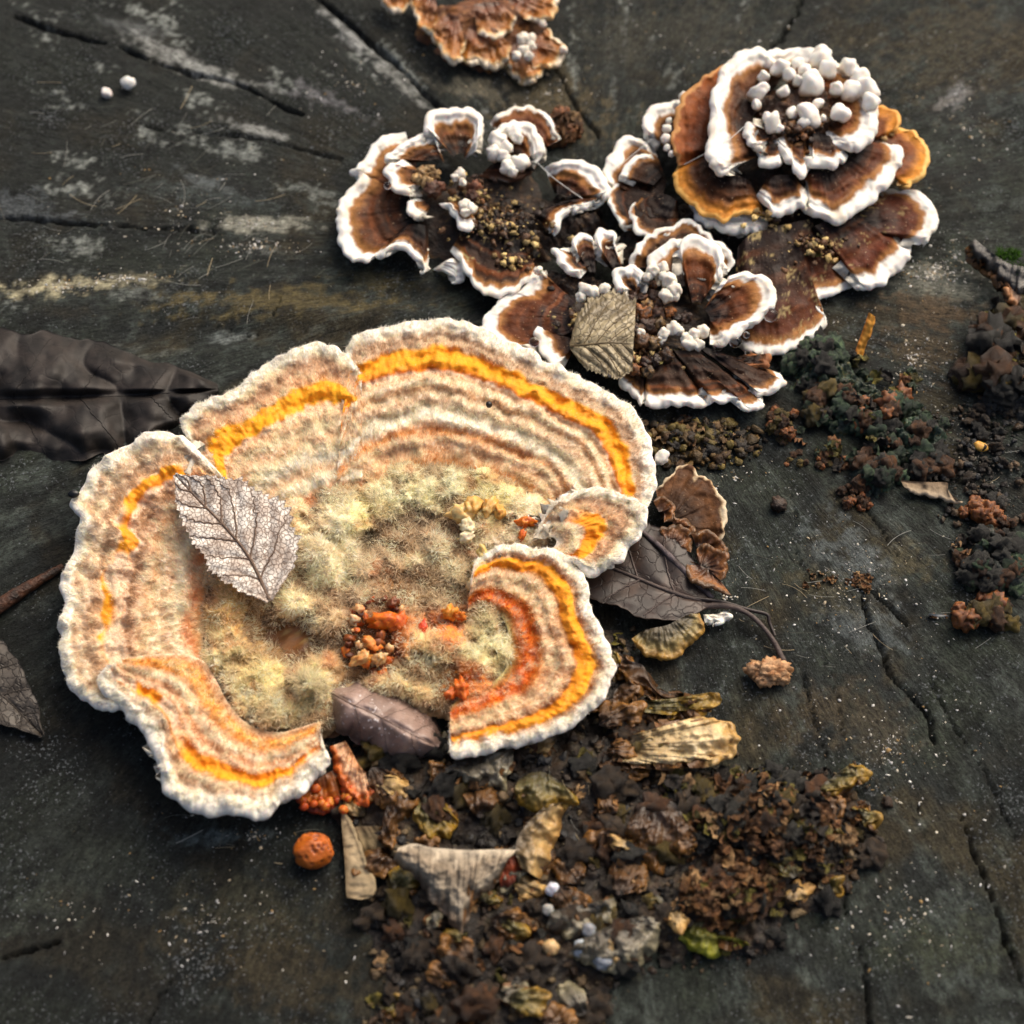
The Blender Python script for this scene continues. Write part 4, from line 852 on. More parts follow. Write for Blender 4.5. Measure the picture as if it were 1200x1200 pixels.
def leaf_mat(name, vein, cell, rough=.5, spec=.4, vw=.06, amt=.8, trans=0.1, bdist=.0003):
    m, n, p, o = newmat(name); L = n.links.new
    a = nd(n, 'ShaderNodeAttribute', attribute_name='Col'); p2 = nd(n, 'ShaderNodeAttribute', attribute_name='P2'); tc = nd(n, 'ShaderNodeTexCoord')
    wz = nd(n, 'ShaderNodeTexNoise', Scale=cell*1.2, Detail=2.0); L(p2.outputs['Vector'], wz.inputs['Vector'])
    ad = nd(n, 'ShaderNodeVectorMath', operation='MULTIPLY_ADD'); L(wz.outputs[1], ad.inputs[0]); ad.inputs[1].default_value = (.9/cell,)*3; L(p2.outputs['Vector'], ad.inputs[2])
    vo = nd(n, 'ShaderNodeTexVoronoi', feature='DISTANCE_TO_EDGE', Scale=cell); L(ad.outputs[0], vo.inputs['Vector'])
    mr = nd(n, 'ShaderNodeMapRange'); mr.inputs[1].default_value = vw*.4; mr.inputs[2].default_value = vw*1.6; mr.inputs[3].default_value = amt; mr.inputs[4].default_value = 0
    L(vo.outputs['Distance'], mr.inputs[0])
    nz = nd(n, 'ShaderNodeTexNoise', Scale=600.0, Detail=5.0, Roughness=.65); L(tc.outputs['Object'], nz.inputs['Vector'])
    m2 = nd(n, 'ShaderNodeMapRange'); m2.inputs[1].default_value = .3; m2.inputs[2].default_value = .7; m2.inputs[3].default_value = .65; m2.inputs[4].default_value = 1.35; L(nz.outputs[0], m2.inputs[0])
    mu = nd(n, 'ShaderNodeMix', data_type='RGBA', blend_type='MULTIPLY'); mu.inputs[0].default_value = 1; L(a.outputs['Color'], mu.inputs[6]); L(m2.outputs[0], mu.inputs[7])
    mx = nd(n, 'ShaderNodeMix', data_type='RGBA'); L(mr.outputs[0], mx.inputs[0]); L(mu.outputs[2], mx.inputs[6]); mx.inputs[7].default_value = (*lin(vein), 1)
    L(mx.outputs[2], p.inputs['Base Color']); p.inputs['Roughness'].default_value = rough; p.inputs['Specular IOR Level'].default_value = spec
    bp = nd(n, 'ShaderNodeBump', Strength=.7, Distance=bdist); L(mr.outputs[0], bp.inputs['Height'])
    b2 = nd(n, 'ShaderNodeBump', Strength=.4, Distance=.0002); L(nz.outputs[0], b2.inputs['Height']); L(bp.outputs[0], b2.inputs['Normal']); L(b2.outputs[0], p.inputs['Normal'])
    return m
M['skeleton'] = leaf_mat('skeletal_leaf', '6a5444', .21, rough=.6, vw=.07, amt=.75)
M['darkleaf'] = leaf_mat('dark_leathery_leaf', '14110f', .035, rough=.58, spec=.3, vw=.03, amt=.12)
M['brownleaf'] = leaf_mat('brown_wet_leaf', '1a120e', .055, rough=.45, spec=.4, vw=.03, amt=.3)
M['oliveleaf'] = leaf_mat('silvery_dead_leaf', '4a3f2c', .10, rough=.4, spec=.5, vw=.05, amt=.6)
M['greyleaf'] = leaf_mat('grey_brown_leaf', '2a241f', .10, rough=.5, spec=.4, vw=.06, amt=.7)

def leaf(name, label, cat, mid, wl, wr, mat, color, c2, seed, nv=6, serr=0., quilt=3., cup=0., curl=0., veinc='4a3a2c', vr=1.0, va=.9, petiole=None, N=110, Mr=54, parent=None, rough=2.0, group=None, thick=1.2, vwarp=0.0):
    mid = np.array([(p[0], p[1], p[2]) for p in mid], float)
    P, L_ = spline(mid, N); s = np.linspace(0, 1, N)
    t2 = nrm(np.gradient(P[:, :2], axis=0)); pn = np.stack([t2[:, 1], -t2[:, 0]], 1)      # left of travel
    lw = np.interp(s, np.linspace(0, 1, len(wl)), wl); rw_ = np.interp(s, np.linspace(0, 1, len(wr)), wr)
    k = np.ones(7)/7; lw = np.convolve(np.pad(lw, 3, 'edge'), k, 'valid'); rw_ = np.convolve(np.pad(rw_, 3, 'edge'), k, 'valid'); lw = lw*(1+.1*noise(v3(s*9, seed), 1, seed)+.06*noise(v3(s*23, seed), 1, seed)); rw_ = rw_*(1+.1*noise(v3(s*9, seed+3.3), 1, seed)+.06*noise(v3(s*25, seed), 1, seed+2)); lw[0] = wl[0]; lw[-1] = wl[-1]; rw_[0] = wr[0]; rw_[-1] = wr[-1]
    if serr:
        saw = (np.abs(((s*nv*3.3) % 1)-.65)); lw = lw*(1+serr*(saw-.3)); rw_ = rw_*(1+serr*(np.roll(saw, 5)-.3))
    w_ = np.linspace(-1, 1, Mr)
    S, Wd = np.meshgrid(s, w_, indexing='ij')
    half = np.where(Wd < 0, rw_[:, None], lw[:, None]); off = Wd*half
    XY = P[:, None, :2]+pn[:, None]*off[..., None]
    vphase = S*nv-va*np.abs(Wd)*half/(L_/nv)*0.55+vwarp*noise(v3(XY[..., 0], XY[..., 1], seed), .016, seed+5)
    hz = P[:, None, 2]+quilt*np.abs(np.sin(pi*vphase))*sstep(0, .15, np.abs(Wd))*sstep(1.05, .7, np.abs(Wd))+cup*np.abs(Wd)**1.6+curl*Wd
    q3 = v3(XY[..., 0], XY[..., 1], seed*3.)
    hz = hz+rough*fbm(q3, .018, seed, 3, .35)
    Wp = G(XY[..., 0], XY[..., 1], hz)
    nn = nrm(np.cross(np.gradient(Wp, axis=0), np.gradient(Wp, axis=1))); nn *= np.sign(nn[..., 2].mean())
    nz_ = fbm(q3, .04, seed+1, 3)
    c = mixc(np.broadcast_to(lin(color), Wp.shape), lin(c2), sstep(-.35, .4, nz_))
    uv = np.stack([S*L_, off], -1)
    e = thing(name, label, cat, Wp[N//2, Mr//2], group)
    V = np.concatenate([Wp.reshape(-1, 3), (Wp-nn*thick*U).reshape(-1, 3)])
    qd = quads(N, Mr); n0 = N*Mr
    idx = np.arange(n0).reshape(N, Mr); bnd = np.concatenate([idx[0], idx[1:, -1], idx[-1, -2::-1], idx[-2::-1, 0]])
    sk = np.stack([bnd[:-1], bnd[1:], bnd[1:]+n0, bnd[:-1]+n0], -1)
    mesh('blade', V, [qd, qd[:, ::-1]+n0, sk], mat, e, np.concatenate([c, c]).reshape(-1, 3), np.concatenate([uv, uv]).reshape(-1, 2))
    def strand(nm, ii, jj, r0, r1):
        pts = Wp[ii, jj]+nn[ii, jj]*0.25*U
        n_ = len(pts); t = nrm(np.gradient(pts, axis=0)); a = nn[ii, jj]; b = np.cross(t, a)
        rr_ = np.linspace(r0, r1, n_)*U; th_ = np.linspace(0, 2*pi, 6, endpoint=False)
        VV = pts[:, None]+(a[:, None]*np.cos(th_)[None, :, None]+b[:, None]*np.sin(th_)[None, :, None])*rr_[:, None, None]
        cv = np.broadcast_to(lin(veinc), VV.shape)
        return mesh(nm, VV.reshape(-1, 3), quads(n_, 6, True), M['dryleaf'], e, cv.reshape(-1, 3))
    js = (Mr-1)/2
    strand('midrib', np.arange(1, N-1), np.full(N-2, int(js)), vr*1.9, vr*.6)
    for v_ in range(1, nv):
        for sd_ in (-1, 1):
            ww = np.linspace(0, .93, 26); hh_ = (lw if sd_ > 0 else rw_)
            i0 = v_/nv
            # follow the groove of the quilting
            si = i0+va*ww*np.interp(i0, s, hh_)/L_*.55
            ok = si < .985
            if ok.sum() < 6: continue
            ii = np.clip((si[ok]*(N-1)).round().astype(int), 0, N-1); jj = np.clip((js+sd_*ww[ok]*js).round().astype(int), 0, Mr-1)
            strand('vein', ii, jj, vr*.95, vr*.35)
    if petiole: tube('petiole', petiole, vr*2.2, M['dryleaf'], e, veinc, taper=[1.2, .9, .8, 1.1], seed=seed)
    adopt(e); return e

def sheet(name, label, cat, zk, outer, inner, ho, hi, stops, seed, mat='dryleaf', r=1.2, group=None, part='blade', **kw):
    e = thing(name, label, cat, (0, 0, 0), group)
    O = Z(zk, outer); c0 = G(np.mean([p[0] for p in O]), np.mean([p[1] for p in O])); e.location = [float(x) for x in c0]
    flesh(e, zk, outer, inner, ho, hi, stops, seed, mat=mat, name=part, r=r, **kw)
    adopt(e); return e

# ---- leaves
M['mauve'] = attr_mat('mauve_wet_leaf', rough=.35, var=.25, vscale=450, bump=.6, bscale=1500, bdist=.0003, spec=.6, rvar=.12, fleck=((.62, .56, .55), 1500, .66))
leaf('fallen_leaf', 'blackened leathery leaf with puffed segments poking out from beneath the pale fungus margin', 'leaf',
     [(-150, 470, 10), (-60, 468, 12), (40, 466, 12), (150, 463, 10), (256, 456, 8)], [50, 72, 76, 78, 74, 66, 50, 32, 5], [55, 70, 74, 74, 74, 72, 62, 45, 6], M['darkleaf'], '1d1a18', '2a2522', 2001,
     nv=5, quilt=15, cup=-9, va=1.2, veinc='1a1614', vr=.8, N=190, Mr=90, rough=15, vwarp=.75)
leaf('fallen_leaf', 'grey brown leaf tip lying flat on the black wood below the blackened leaf', 'leaf',
     [(-110, 745, 8), (-50, 775, 10), (0, 812, 10), (50, 862, 4)], [30, 52, 50, 44, 26, 1], [40, 52, 50, 40, 24, 1], M['greyleaf'], '4e4841', '3a342d', 2003, nv=6, quilt=3, cup=5, veinc='2e2822', vr=1.0)
leaf('skeleton_leaf', 'silvery skeletal leaf with brown net veins resting on the felted cap', 'leaf',
     [(316, 704, 66), (292, 655, 68), (262, 617, 70), (232, 586, 70), (205, 556, 68)], [3, 26, 40, 44, 42, 38, 32, 20, 1], [3, 40, 64, 70, 68, 58, 44, 24, 1], M['skeleton'], 'd8d0c6', 'b2a498', 2005,
     nv=7, serr=.22, quilt=3.0, cup=4, veinc='5e4a3c', vr=1.25, va=1.9, N=140, Mr=80, rough=3)
leaf('folded_leaf', 'silvery olive serrated leaf wedged between the lobes of the middle rosette', 'leaf',
     Z('z7', [(372, 556, 46), (440, 548, 52), (520, 540, 54), (608, 545, 50)]), [3, 34, 50, 56, 58, 56, 52], [3, 26, 34, 38, 40, 40, 34], M['oliveleaf'], '978a6c', '6e6146', 2007, nv=5, serr=.12, quilt=3.5, cup=-5, veinc='5a4c34', vr=1.1, va=1.9, rough=3)
leaf('fallen_leaf', 'dark brown leaf with a long stalk tucked under the right side lobes', 'leaf',
     Z('z8', [(490, 553, 14), (400, 540, 20), (300, 507, 24), (180, 458, 24), (70, 415, 22), (-60, 370, 20), (-180, 330, 14)]), [4, 26, 36, 38, 40, 44, 40, 20], [4, 42, 60, 66, 66, 60, 46, 20], M['brownleaf'], '3d2f28', '2a211d', 2009,
     nv=5, quilt=2.5, cup=3, veinc='4b403c', vr=1.5, va=1.6, rough=3, petiole=Z('z8', [(450, 572, 16), (520, 568, 18), (590, 582, 18), (650, 620, 14), (710, 690, 10), (752, 772, 5)]))
tube('leaf_stalk', Z('z8', [(420, 540, 20), (520, 553, 18), (620, 582, 15), (690, 600, 12), (700, 630, 8), (720, 680, 5)]), 2.2, M['brownleaf'], None, '2a211e', seed=31)
o = bpy.data.objects['leaf_stalk']; tag(o, 'thin dark leaf stalk lying alongside the thicker curved one', 'stalk')
tube('leaf_stalk', Z('z8', [(215, 285, 30), (290, 345, 30), (360, 415, 28), (430, 480, 24), (490, 540, 16)]), 3.4, M['dryleaf'], None, '5a5052', c2='3a302e', seed=33, taper=[.8, 1, 1.1, 1])
o = bpy.data.objects['leaf_stalk.001']; tag(o, 'greyish stalk running along the edge of the dark brown leaf', 'stalk')
leaf('rolled_leaf', 'mauve brown wet rolled leaf speckled white between the two lower lobes', 'leaf', Z('z4', [(70, 745, 30), (150, 790, 50), (250, 835, 54), (360, 895, 50), (462, 945, 26)]),
     [18, 34, 38, 40, 40, 38, 34, 16], [18, 34, 38, 40, 40, 38, 34, 16], M['mauve'], '7a655c', '927c72', 2011, nv=4, quilt=4.5, cup=-46, va=1.4, veinc='6a564c', vr=.45, rough=8, N=90, Mr=50, vwarp=.6)
e = sheet('curled_leaf', 'dry grey brown leaf crumpled to a downward point on the soil crumbs', 'leaf', 'y1',
          [(448, 540), (520, 610), (590, 690), (650, 770), (710, 845), (745, 780), (770, 700), (860, 640), (885, 570)],
          [(470, 490), (530, 475), (600, 490), (660, 495), (720, 500), (790, 500), (850, 498), (900, 498), (945, 500)], 34, 50, [(0, '5e4c3c'), (.3, '8a8070'), (.7, '7a6c5a'), (1, 'a89c88')], 2013, dome=12, rough=6, streak=3, ridges=0)
sheet('leaf_scrap', 'reddish brown leaf scrap behind the crumpled downward pointing leaf', 'leaf', 'y1', [(880, 650), (920, 640), (970, 580), (995, 520)], [(870, 560), (890, 545), (920, 530), (960, 510)], 34, 42, [(0, '5a2412'), (.5, '7a3418'), (1, '6a2c16')], 2014)
# ---- wood bits
sheet('wood_chip', 'long tapered grey tan wood splinter beside the orange ball', 'wood chip', 'y1', [(242, 320), (290, 400), (320, 480), (345, 550), (375, 612), (372, 680), (325, 700)], [(238, 340), (243, 420), (250, 500), (255, 570), (258, 630), (264, 690), (300, 700)],
      16, 14, [(0, '8a7a5e'), (.5, 'a08e70'), (1, '6e5e46')], 2021, mat='wood_chip', rough=1.5, streak=2, scallop=1.5, r=2.2)
sheet('wood_chip', 'squarish tan wood chip beside the long tapered splinter', 'wood chip', 'y1', [(335, 530), (380, 530), (425, 500), (420, 440)], [(290, 410), (320, 405), (360, 405), (400, 405)], 12, 16, [(0, '6a5638'), (.5, '7a6a4c'), (1, '5a4a34')], 2023, mat='wood_chip', rough=2, streak=2, r=2)
sheet('wood_chip', 'bright orange brown splinter standing by the white dusted wood', 'wood chip', 'y3', [(545, 415, 34), (540, 460, 26), (520, 520, 14), (490, 598, 3)], [(518, 398, 34), (500, 450, 26), (475, 520, 14), (455, 580, 3)], 20, 20, [(0, 'c8862e'), (.5, 'd89a40'), (1, 'a8641e')], 2025, mat='wood_chip', rough=1, streak=2.5, scallop=1, r=2.0)
sheet('wood_chip', 'pale tan bark flake at the edge of the dark green clump', 'wood chip', 'y4', [(640, 285), (700, 310), (760, 330), (830, 350), (900, 362), (915, 352)], [(620, 252), (690, 256), (760, 260), (840, 262), (840, 290), (880, 340)], 10, 12, [(0, 'a0907a'), (.5, '8a7860'), (1, '6a5844')], 2027, mat='wood_chip', rough=2, r=2)
sheet('wood_chip', 'small white splinter beside the glassy orange brown lump', 'wood chip', 'y4', [(750, 884), (790, 895), (848, 893)], [(755, 876), (790, 878), (845, 884)], 6, 8, [(0, 'd8d4c8'), (1, 'c8c4b8')], 2029, mat='wood_chip', rough=.6, scallop=.6, streak=.5, r=1.2)
tube('twig', [(-60, 745, 8), (-10, 716, 9), (30, 690, 9), (74, 664, 6)], 8, M['soil'], None, '4a2c1a', c2='241810', seed=35, taper=[1, 1.2, .9, .5]); tag(bpy.data.objects['twig'], 'rusty brown twig stub touching the left rim of the large bracket', 'twig')
# curled bark with moss, right edge
e = thing('bark_curl', 'dark curled bark strip with green moss at the far right edge', 'bark', G(1170, 320))
flesh(e, 'y3', [(935, 125), (970, 180), (1040, 240), (1130, 330), (1230, 380)], [(985, 75), (1020, 105), (1080, 150), (1140, 185), (1230, 200)], 12, 34, [(0, '1c1a18'), (.5, '2c2a28'), (1, '3c3a38')], 2031, name='strip', dome=8, r=3)
flesh(e, 'y3', [(1060, 240), (1100, 270), (1130, 330), (1160, 380)], [(1080, 200), (1110, 230), (1150, 280), (1190, 330)], 22, 26, [(0, 'a8764a'), (.5, '5a3a22'), (1, '3a2818')], 2033, name='strip')
rg = np.random.RandomState(12)
def tuft(parent, px, py, h, r_, n_, col, seed):
    a = rg.uniform(0, 2*pi, n_); q_ = rg.rand(n_)**.5*r_
    root = G(px+q_*np.cos(a), py+.6*q_*np.sin(a), np.full(n_, h)); nor = np.tile([0, 0, 1.], (n_, 1))
    cc_ = lin(col)*(.6+.8*rg.rand(n_))[:, None]
    return fuzz('moss', parent, root, nor, nrm(rg.normal(size=(n_, 3))), 6+5*rg.rand(n_), .8, np.clip(cc_, 0, 1), seed=seed)
tuft(e, 1180, 300, 30, 14, 260, '3c5c20', 41); tuft(e, 1195, 318, 28, 10, 160, '34501c', 43)
adopt(e)

# ---- rotten brackets right of the large one
e = thing('old_bracket', 'dead brown bracket with a thin pale edge behind the dark brown leaf', 'fungus', G(810, 620))
OB = [(0, 'cdbca0'), (.035, 'b09470'), (.07, '4a2f1c'), (.3, '5a3a20'), (.6, '3c281a'), (1, '2a1c12')]
flesh(e, 'z8', [(280, 140), (330, 85), (378, 45), (450, 78), (518, 148), (550, 225), (535, 300), (520, 330)], [(300, 250), (310, 240), (330, 235), (350, 240), (360, 260), (365, 280)], 22, 16, OB, 2041, r=2, mat='tail', ucol='b8a88c', streak=1, rough=3)
SH = [(0, '5a4026'), (.2, '86562c'), (.5, '5c381e'), (1, '2a1d15')]
for i, (ou, inn) in enumerate([([(430, 360), (450, 340), (500, 345), (545, 380), (548, 440), (520, 475)], [(440, 420), (460, 420), (480, 440)]), ([(410, 300), (450, 285), (510, 310), (550, 350), (552, 400)], [(430, 350), (450, 350), (480, 370)]),
                               ([(290, 290), (330, 262), (380, 270), (415, 320), (410, 370)], [(320, 330), (340, 340), (360, 350)]), ([(400, 400), (390, 440), (420, 480), (480, 500), (530, 520), (560, 530)], [(450, 420), (470, 430), (490, 440)]),
                               ([(270, 180), (300, 160), (345, 180), (350, 230), (310, 260)], [(290, 220), (300, 220), (310, 225)]), ([(340, 220), (380, 240), (420, 280), (400, 310)], [(340, 270), (350, 280), (360, 290)])]):
    flesh(e, 'z8', ou, inn, 30, 24, SH, 2043+i, r=2.5, mat='remnant')
adopt(e)
e = thing('old_bracket', 'olive tan rotten bracket with a white nick below the dark brown leaf', 'fungus', G(770, 745))
OT = [(0, '9a7434'), (.3, '8a7848'), (.6, '5c5238'), (1, '3c3424')]
flesh(e, 'z8', [(190, 690), (220, 740), (310, 775), (380, 745), (440, 700), (462, 640), (440, 590)], [(230, 660), (270, 650), (320, 640), (360, 620), (400, 600)], 16, 26, OT, 2051, r=3)
flesh(e, 'z8', [(462, 632), (510, 636), (560, 600), (540, 585)], [(455, 600), (480, 600), (510, 598)], 16, 18, [(0, 'e8e4da'), (1, 'd0c8b4')], 2053, mat='white', ucol='d8d4c8', r=3)
adopt(e)
blob('white_nub', None, 776, 537, 34, 8, 2055, M['white'], 'e4e0d6', sq=(.8, 1, 1.2), amp=.4); tag(bpy.data.objects['white_nub'], 'small white fungus nub peeking over the right rim of the large bracket', 'fungus')

PAL = dict(tan=[(0, 'a07a44'), (.3, 'b89862'), (.6, '8a7450'), (1, '4e4230')], olive=[(0, '8a6a20'), (.3, '6a5a2a'), (.6, '57502e'), (1, '332e20')], cream=[(0, 'b08a4c'), (.25, 'd2bc90'), (.6, 'a08a62'), (1, '5c5040')],
           brown=[(0, '7a5426'), (.3, '5c4022'), (.6, '48321e'), (1, '2a2018')], grey=[(0, '8a8266'), (.3, '767060'), (.6, '5a554a'), (1, '3a3630')], ygreen=[(0, '8a8a26'), (.4, '6a6a22'), (1, '3a3418')])
REM = [  # label, palette, zoom, outer, inner, h_out, h_in, dome
    ('spatulate olive tan fungus remnant with a hole near its tip', 'olive', 'y2', [(330, 250), (430, 270), (520, 262), (600, 255), (628, 205), (590, 180), (520, 200), (440, 205)], [(250, 250), (280, 240), (300, 230), (320, 215)], 24, 22, 6),
    ('cream wet fungus remnant with dark holes and a rounded end', 'cream', 'y2', [(330, 440), (440, 440), (560, 440), (640, 415), (682, 350), (660, 300), (600, 275), (500, 275), (440, 310)], [(220, 420), (230, 390), (245, 360), (260, 340)], 30, 24, 14),
    ('dark ridged fungus stub joined behind the cream remnant', 'brown', 'y2', [(200, 470), (280, 480), (360, 470), (380, 400), (360, 330), (280, 315)], [(180, 430), (185, 400), (190, 370), (200, 340)], 24, 18, 10),
    ('bright tan folded fungus piece standing upright in the crumbs', 'tan', 'y1', [(1180, 300), (1140, 360), (1120, 450), (1085, 560), (1040, 620)], [(1060, 320), (1010, 370), (960, 430), (940, 500), (960, 570)], 26, 46, 8),
    ('olive domed fungus piece above the upright tan fold', 'olive', 'y1', [(930, 270), (960, 340), (1060, 340), (1180, 320), (1190, 290)], [(950, 220), (1000, 190), (1060, 190), (1110, 220)], 40, 40, 14),
    ('smooth brown hood shaped remnant next to the crusty clump', 'brown', 'y2', [(260, 720), (330, 790), (400, 832), (440, 790), (540, 740), (545, 690)], [(300, 620), (350, 580), (410, 560), (460, 580), (500, 640)], 20, 34, 14),
    ('grey green knobbly remnant with pale glints in the lower heap', 'grey', 'y2', [(70, 1120), (180, 1170), (300, 1150), (380, 1090), (430, 1000), (390, 975)], [(110, 1060), (160, 1030), (230, 1000), (290, 980), (340, 970)], 18, 30, 12),
    ('grey crumpled remnant above the grey green knobbly one', 'grey', 'y2', [(0, 1010), (80, 1040), (170, 1020), (250, 970), (245, 905)], [(20, 950), (70, 940), (130, 930), (200, 915)], 24, 32, 8),
    ('yellow green translucent frond at the lower edge of the heap', 'ygreen', 'y2', [(440, 1030), (500, 1070), (560, 1120), (620, 1110), (600, 1070), (700, 1070), (720, 1075)], [(480, 1010), (520, 990), (560, 980), (590, 1000), (600, 1030), (680, 1050)], 10, 18, 4),
    ('dull olive upright frond beside the yellow green one', 'olive', 'y2', [(360, 930), (390, 970), (430, 1010), (460, 990)], [(370, 900), (400, 900), (430, 940), (440, 960)], 18, 24, 3),
    ('yellow olive frond tip sticking out of the crusty clump', 'olive', 'y8', [(500, 390), (560, 385), (620, 350), (655, 320), (630, 285), (590, 285)], [(480, 370), (500, 350), (530, 330), (560, 305)], 22, 22, 5),
    ('small yellow brown curl at the right tip of the crusty clump', 'olive', 'y8', [(600, 435), (660, 425), (698, 460), (680, 500), (640, 508)], [(590, 445), (610, 450), (630, 470), (630, 485)], 16, 18, 4),
    ('brown twisted strand running beneath the spatulate remnant', 'brown', 'y2', [(250, 110), (310, 160), (370, 210), (440, 230), (500, 215)], [(270, 70), (340, 90), (380, 160), (440, 190), (500, 195)], 16, 22, 5),
    ('dark knotted strand curling from under the large bracket rim', 'brown', 'y2', [(230, 250), (290, 220), (330, 210), (350, 170), (300, 130)], [(240, 180), (260, 160), (280, 150), (290, 140)], 22, 24, 8),
    ('dark glistening remnant hanging below the lower right lobe', 'grey', 'y1', [(640, 230), (740, 240), (830, 260), (890, 270), (900, 180), (850, 130)], [(660, 170), (710, 150), (760, 140), (800, 130)], 24, 34, 10),
    ('brown pitted fragment beside the squarish wood chip', 'brown', 'y1', [(410, 480), (450, 520), (480, 440), (540, 330), (560, 300)], [(400, 420), (410, 360), (440, 290), (480, 240)], 18, 26, 8),
]
for i, (lab, pal, zk, ou, inn, ho, hi, dm) in enumerate(REM):
    sheet('fungus_remnant', lab, 'fungus', zk, ou, inn, ho, hi, PAL[pal], 2100+i*7, mat='remnant', r=3.2, part='lobe', dome=dm, rough=9, streak=1.6, scallop=7, sf=.06, ridges=1.2, nridge=2)
for i, (x, y, h_) in enumerate([(642, 345, 44), (592, 302, 40), (545, 212, 34)]):   # holes eaten into the remnants are filled with dark frass
    pass

# ---- heap of dark crumbs
HP = np.array([(690, 745), (735, 760), (760, 800), (800, 880), (850, 900), (1000, 920), (1030, 960), (1010, 1030), (930, 1060), (900, 1110), (780, 1130), (700, 1160), (690, 1280), (400, 1280), (455, 1160), (440, 1060), (430, 980), (395, 930), (420, 880), (520, 850), (620, 830), (690, 800)], float)
hpc = spline(np.vstack([HP, HP[:1]]), 150)[0]
def heap_h(x, y):
    x = np.asarray(x, float); y = np.asarray(y, float); q = v3(x, y, 1.5)
    d = seg_dist(x, y, hpc[::2]); s_ = np.where(inpoly(x, y, hpc), d, -d)+24*noise(q, .022, 61)+8*noise(q, .07, 66)
    h_ = 19*sstep(-2, 60, s_)+7*fbm(q, .03, 62, 3)*sstep(0, 30, s_)+3.5*noise(q, .11, 63)*sstep(0, 20, s_)
    return np.where(s_ > -8, h_-3*sstep(6, -8, s_), -5.0), s_
hx = np.arange(380, 1050, 3.2); hy = np.arange(735, 1290, 3.2); HX, HY = np.meshgrid(hx, hy)
hz, hs = heap_h(HX, HY)
HV = G(HX, HY, hz); Qh = quads(*HX.shape); kh = (hs > -8).ravel()[Qh].all(1); us = np.unique(Qh[kh]); rm = np.full(HX.size, -1); rm[us] = np.arange(len(us))
hq = v3(HX, HY, 0); hcn = fbm(hq, .05, 64, 3)
hcol = mixc(np.broadcast_to(lin('1f1a16'), HV.shape), lin('3a2c1e'), sstep(-.3, .5, hcn)); hcol = mixc(hcol, lin('55503f'), sstep(.3, .7, noise(hq, .2, 65)+.4*hcn)*.6)
heap = thing('debris_heap', 'heap of dark damp soil and rotten bits below the large bracket', 'debris', G(600, 1040))
o = mesh('soil', HV.reshape(-1, 3)[us], rm[Qh[kh]][:, ::-1], M['soil'], heap, hcol.reshape(-1, 3)[us]); o['kind'] = 'stuff'
def crumbs(name, label, n_, sampler, smin, smax, cols, seed, mat='soil', parent=None, big_sub=2, pw=2.2, flat=.8, amp=.45):
    r0 = np.random.RandomState(seed); Vs, Fs, Cs = [], [], []; k0 = 0
    var = [blobdata(seed+i, big_sub, amp, 1.6, .28, 4.5) for i in range(8)]; var1 = [blobdata(seed+i, 1, amp, 1.6, .1, 3) for i in range(8)]
    cl = [lin(c) for c in cols]
    for i in range(n_):
        p = sampler(r0)
        if p is None: continue
        x, y, h_ = p; s_ = smin+(smax-smin)*r0.rand()**pw
        V, F = (var if s_ > 3.2 else var1)[r0.randint(8)]
        R = rotm(random.Random(seed*1000+i)); sc_ = np.array([1, r0.uniform(.6, 1), r0.uniform(.5, 1)])
        W = (V*sc_)@R.T; W[:, 2] *= flat
        Vs.append(W*s_*U+G(x, y, h_+s_*.3)); Fs.append(F+k0); k0 += len(V)
        c = cl[r0.randint(len(cl))]*r0.uniform(.6, 1.35); Cs.append(np.broadcast_to(np.clip(c, 0, .9), V.shape))
    o = mesh(name, np.concatenate(Vs), np.concatenate(Fs), M[mat], parent, np.concatenate(Cs))
    if label: tag(o, label, 'debris')
    o['kind'] = 'stuff'; return o
def in_heap(r0):
    for _ in range(20):
        x, y = r0.uniform(395, 1030), r0.uniform(745, 1240)
        h_, s_ = heap_h(np.array([x]), np.array([y]))
        if s_[0] > -4+6*r0.rand(): return x, y, h_[0]
    return None
crumbs('crumbs', None, 950, in_heap, 1.6, 7.0, ['2a221b', '3a2c20', '1c1815', '4a3a28', '33302a', '5a4a34', '3a3a3a', '6a5a40'], 3001, pw=2.0, parent=heap, amp=.9)
def near(cx, cy, rx, ry, h_):
    def f(r0):
        a = r0.uniform(0, 2*pi); q_ = r0.rand()**.55
        x, y = cx+rx*q_*cos(a), cy+ry*q_*sin(a); return x, y, h_*(1-q_*q_)
    return f
# pale pebbles in the heap
for i, (x, y, r_, c_) in enumerate([(648, 1042, 7, 'c8ccd8'), (682, 1112, 9, 'a8b0b8'), (706, 1125, 10, '8a9098'), (642, 1066, 6, 'a0a09a'), (645, 1110, 8, 'c0a070'), (690, 1090, 7, '7e8288')]):
    o = blob('pebble', None, x, y, float(heap_h(np.array([x]), np.array([y]))[0][0])+12, r_, 3100+i, M['nodule'], c_, amp=.25, amp2=.08); tag(o, ['tiny bluish white pebble below the crumpled leaf point', 'pale grey pebble on the knobbly lower remnant', 'larger blue grey pebble at the foot of the knobbly remnant', 'dull grey pebble touching the bluish white one', 'yellowish waxy pebble in the dark crumbs', 'dark grey pebble beside the grey crumpled remnant'][i], 'pebble')

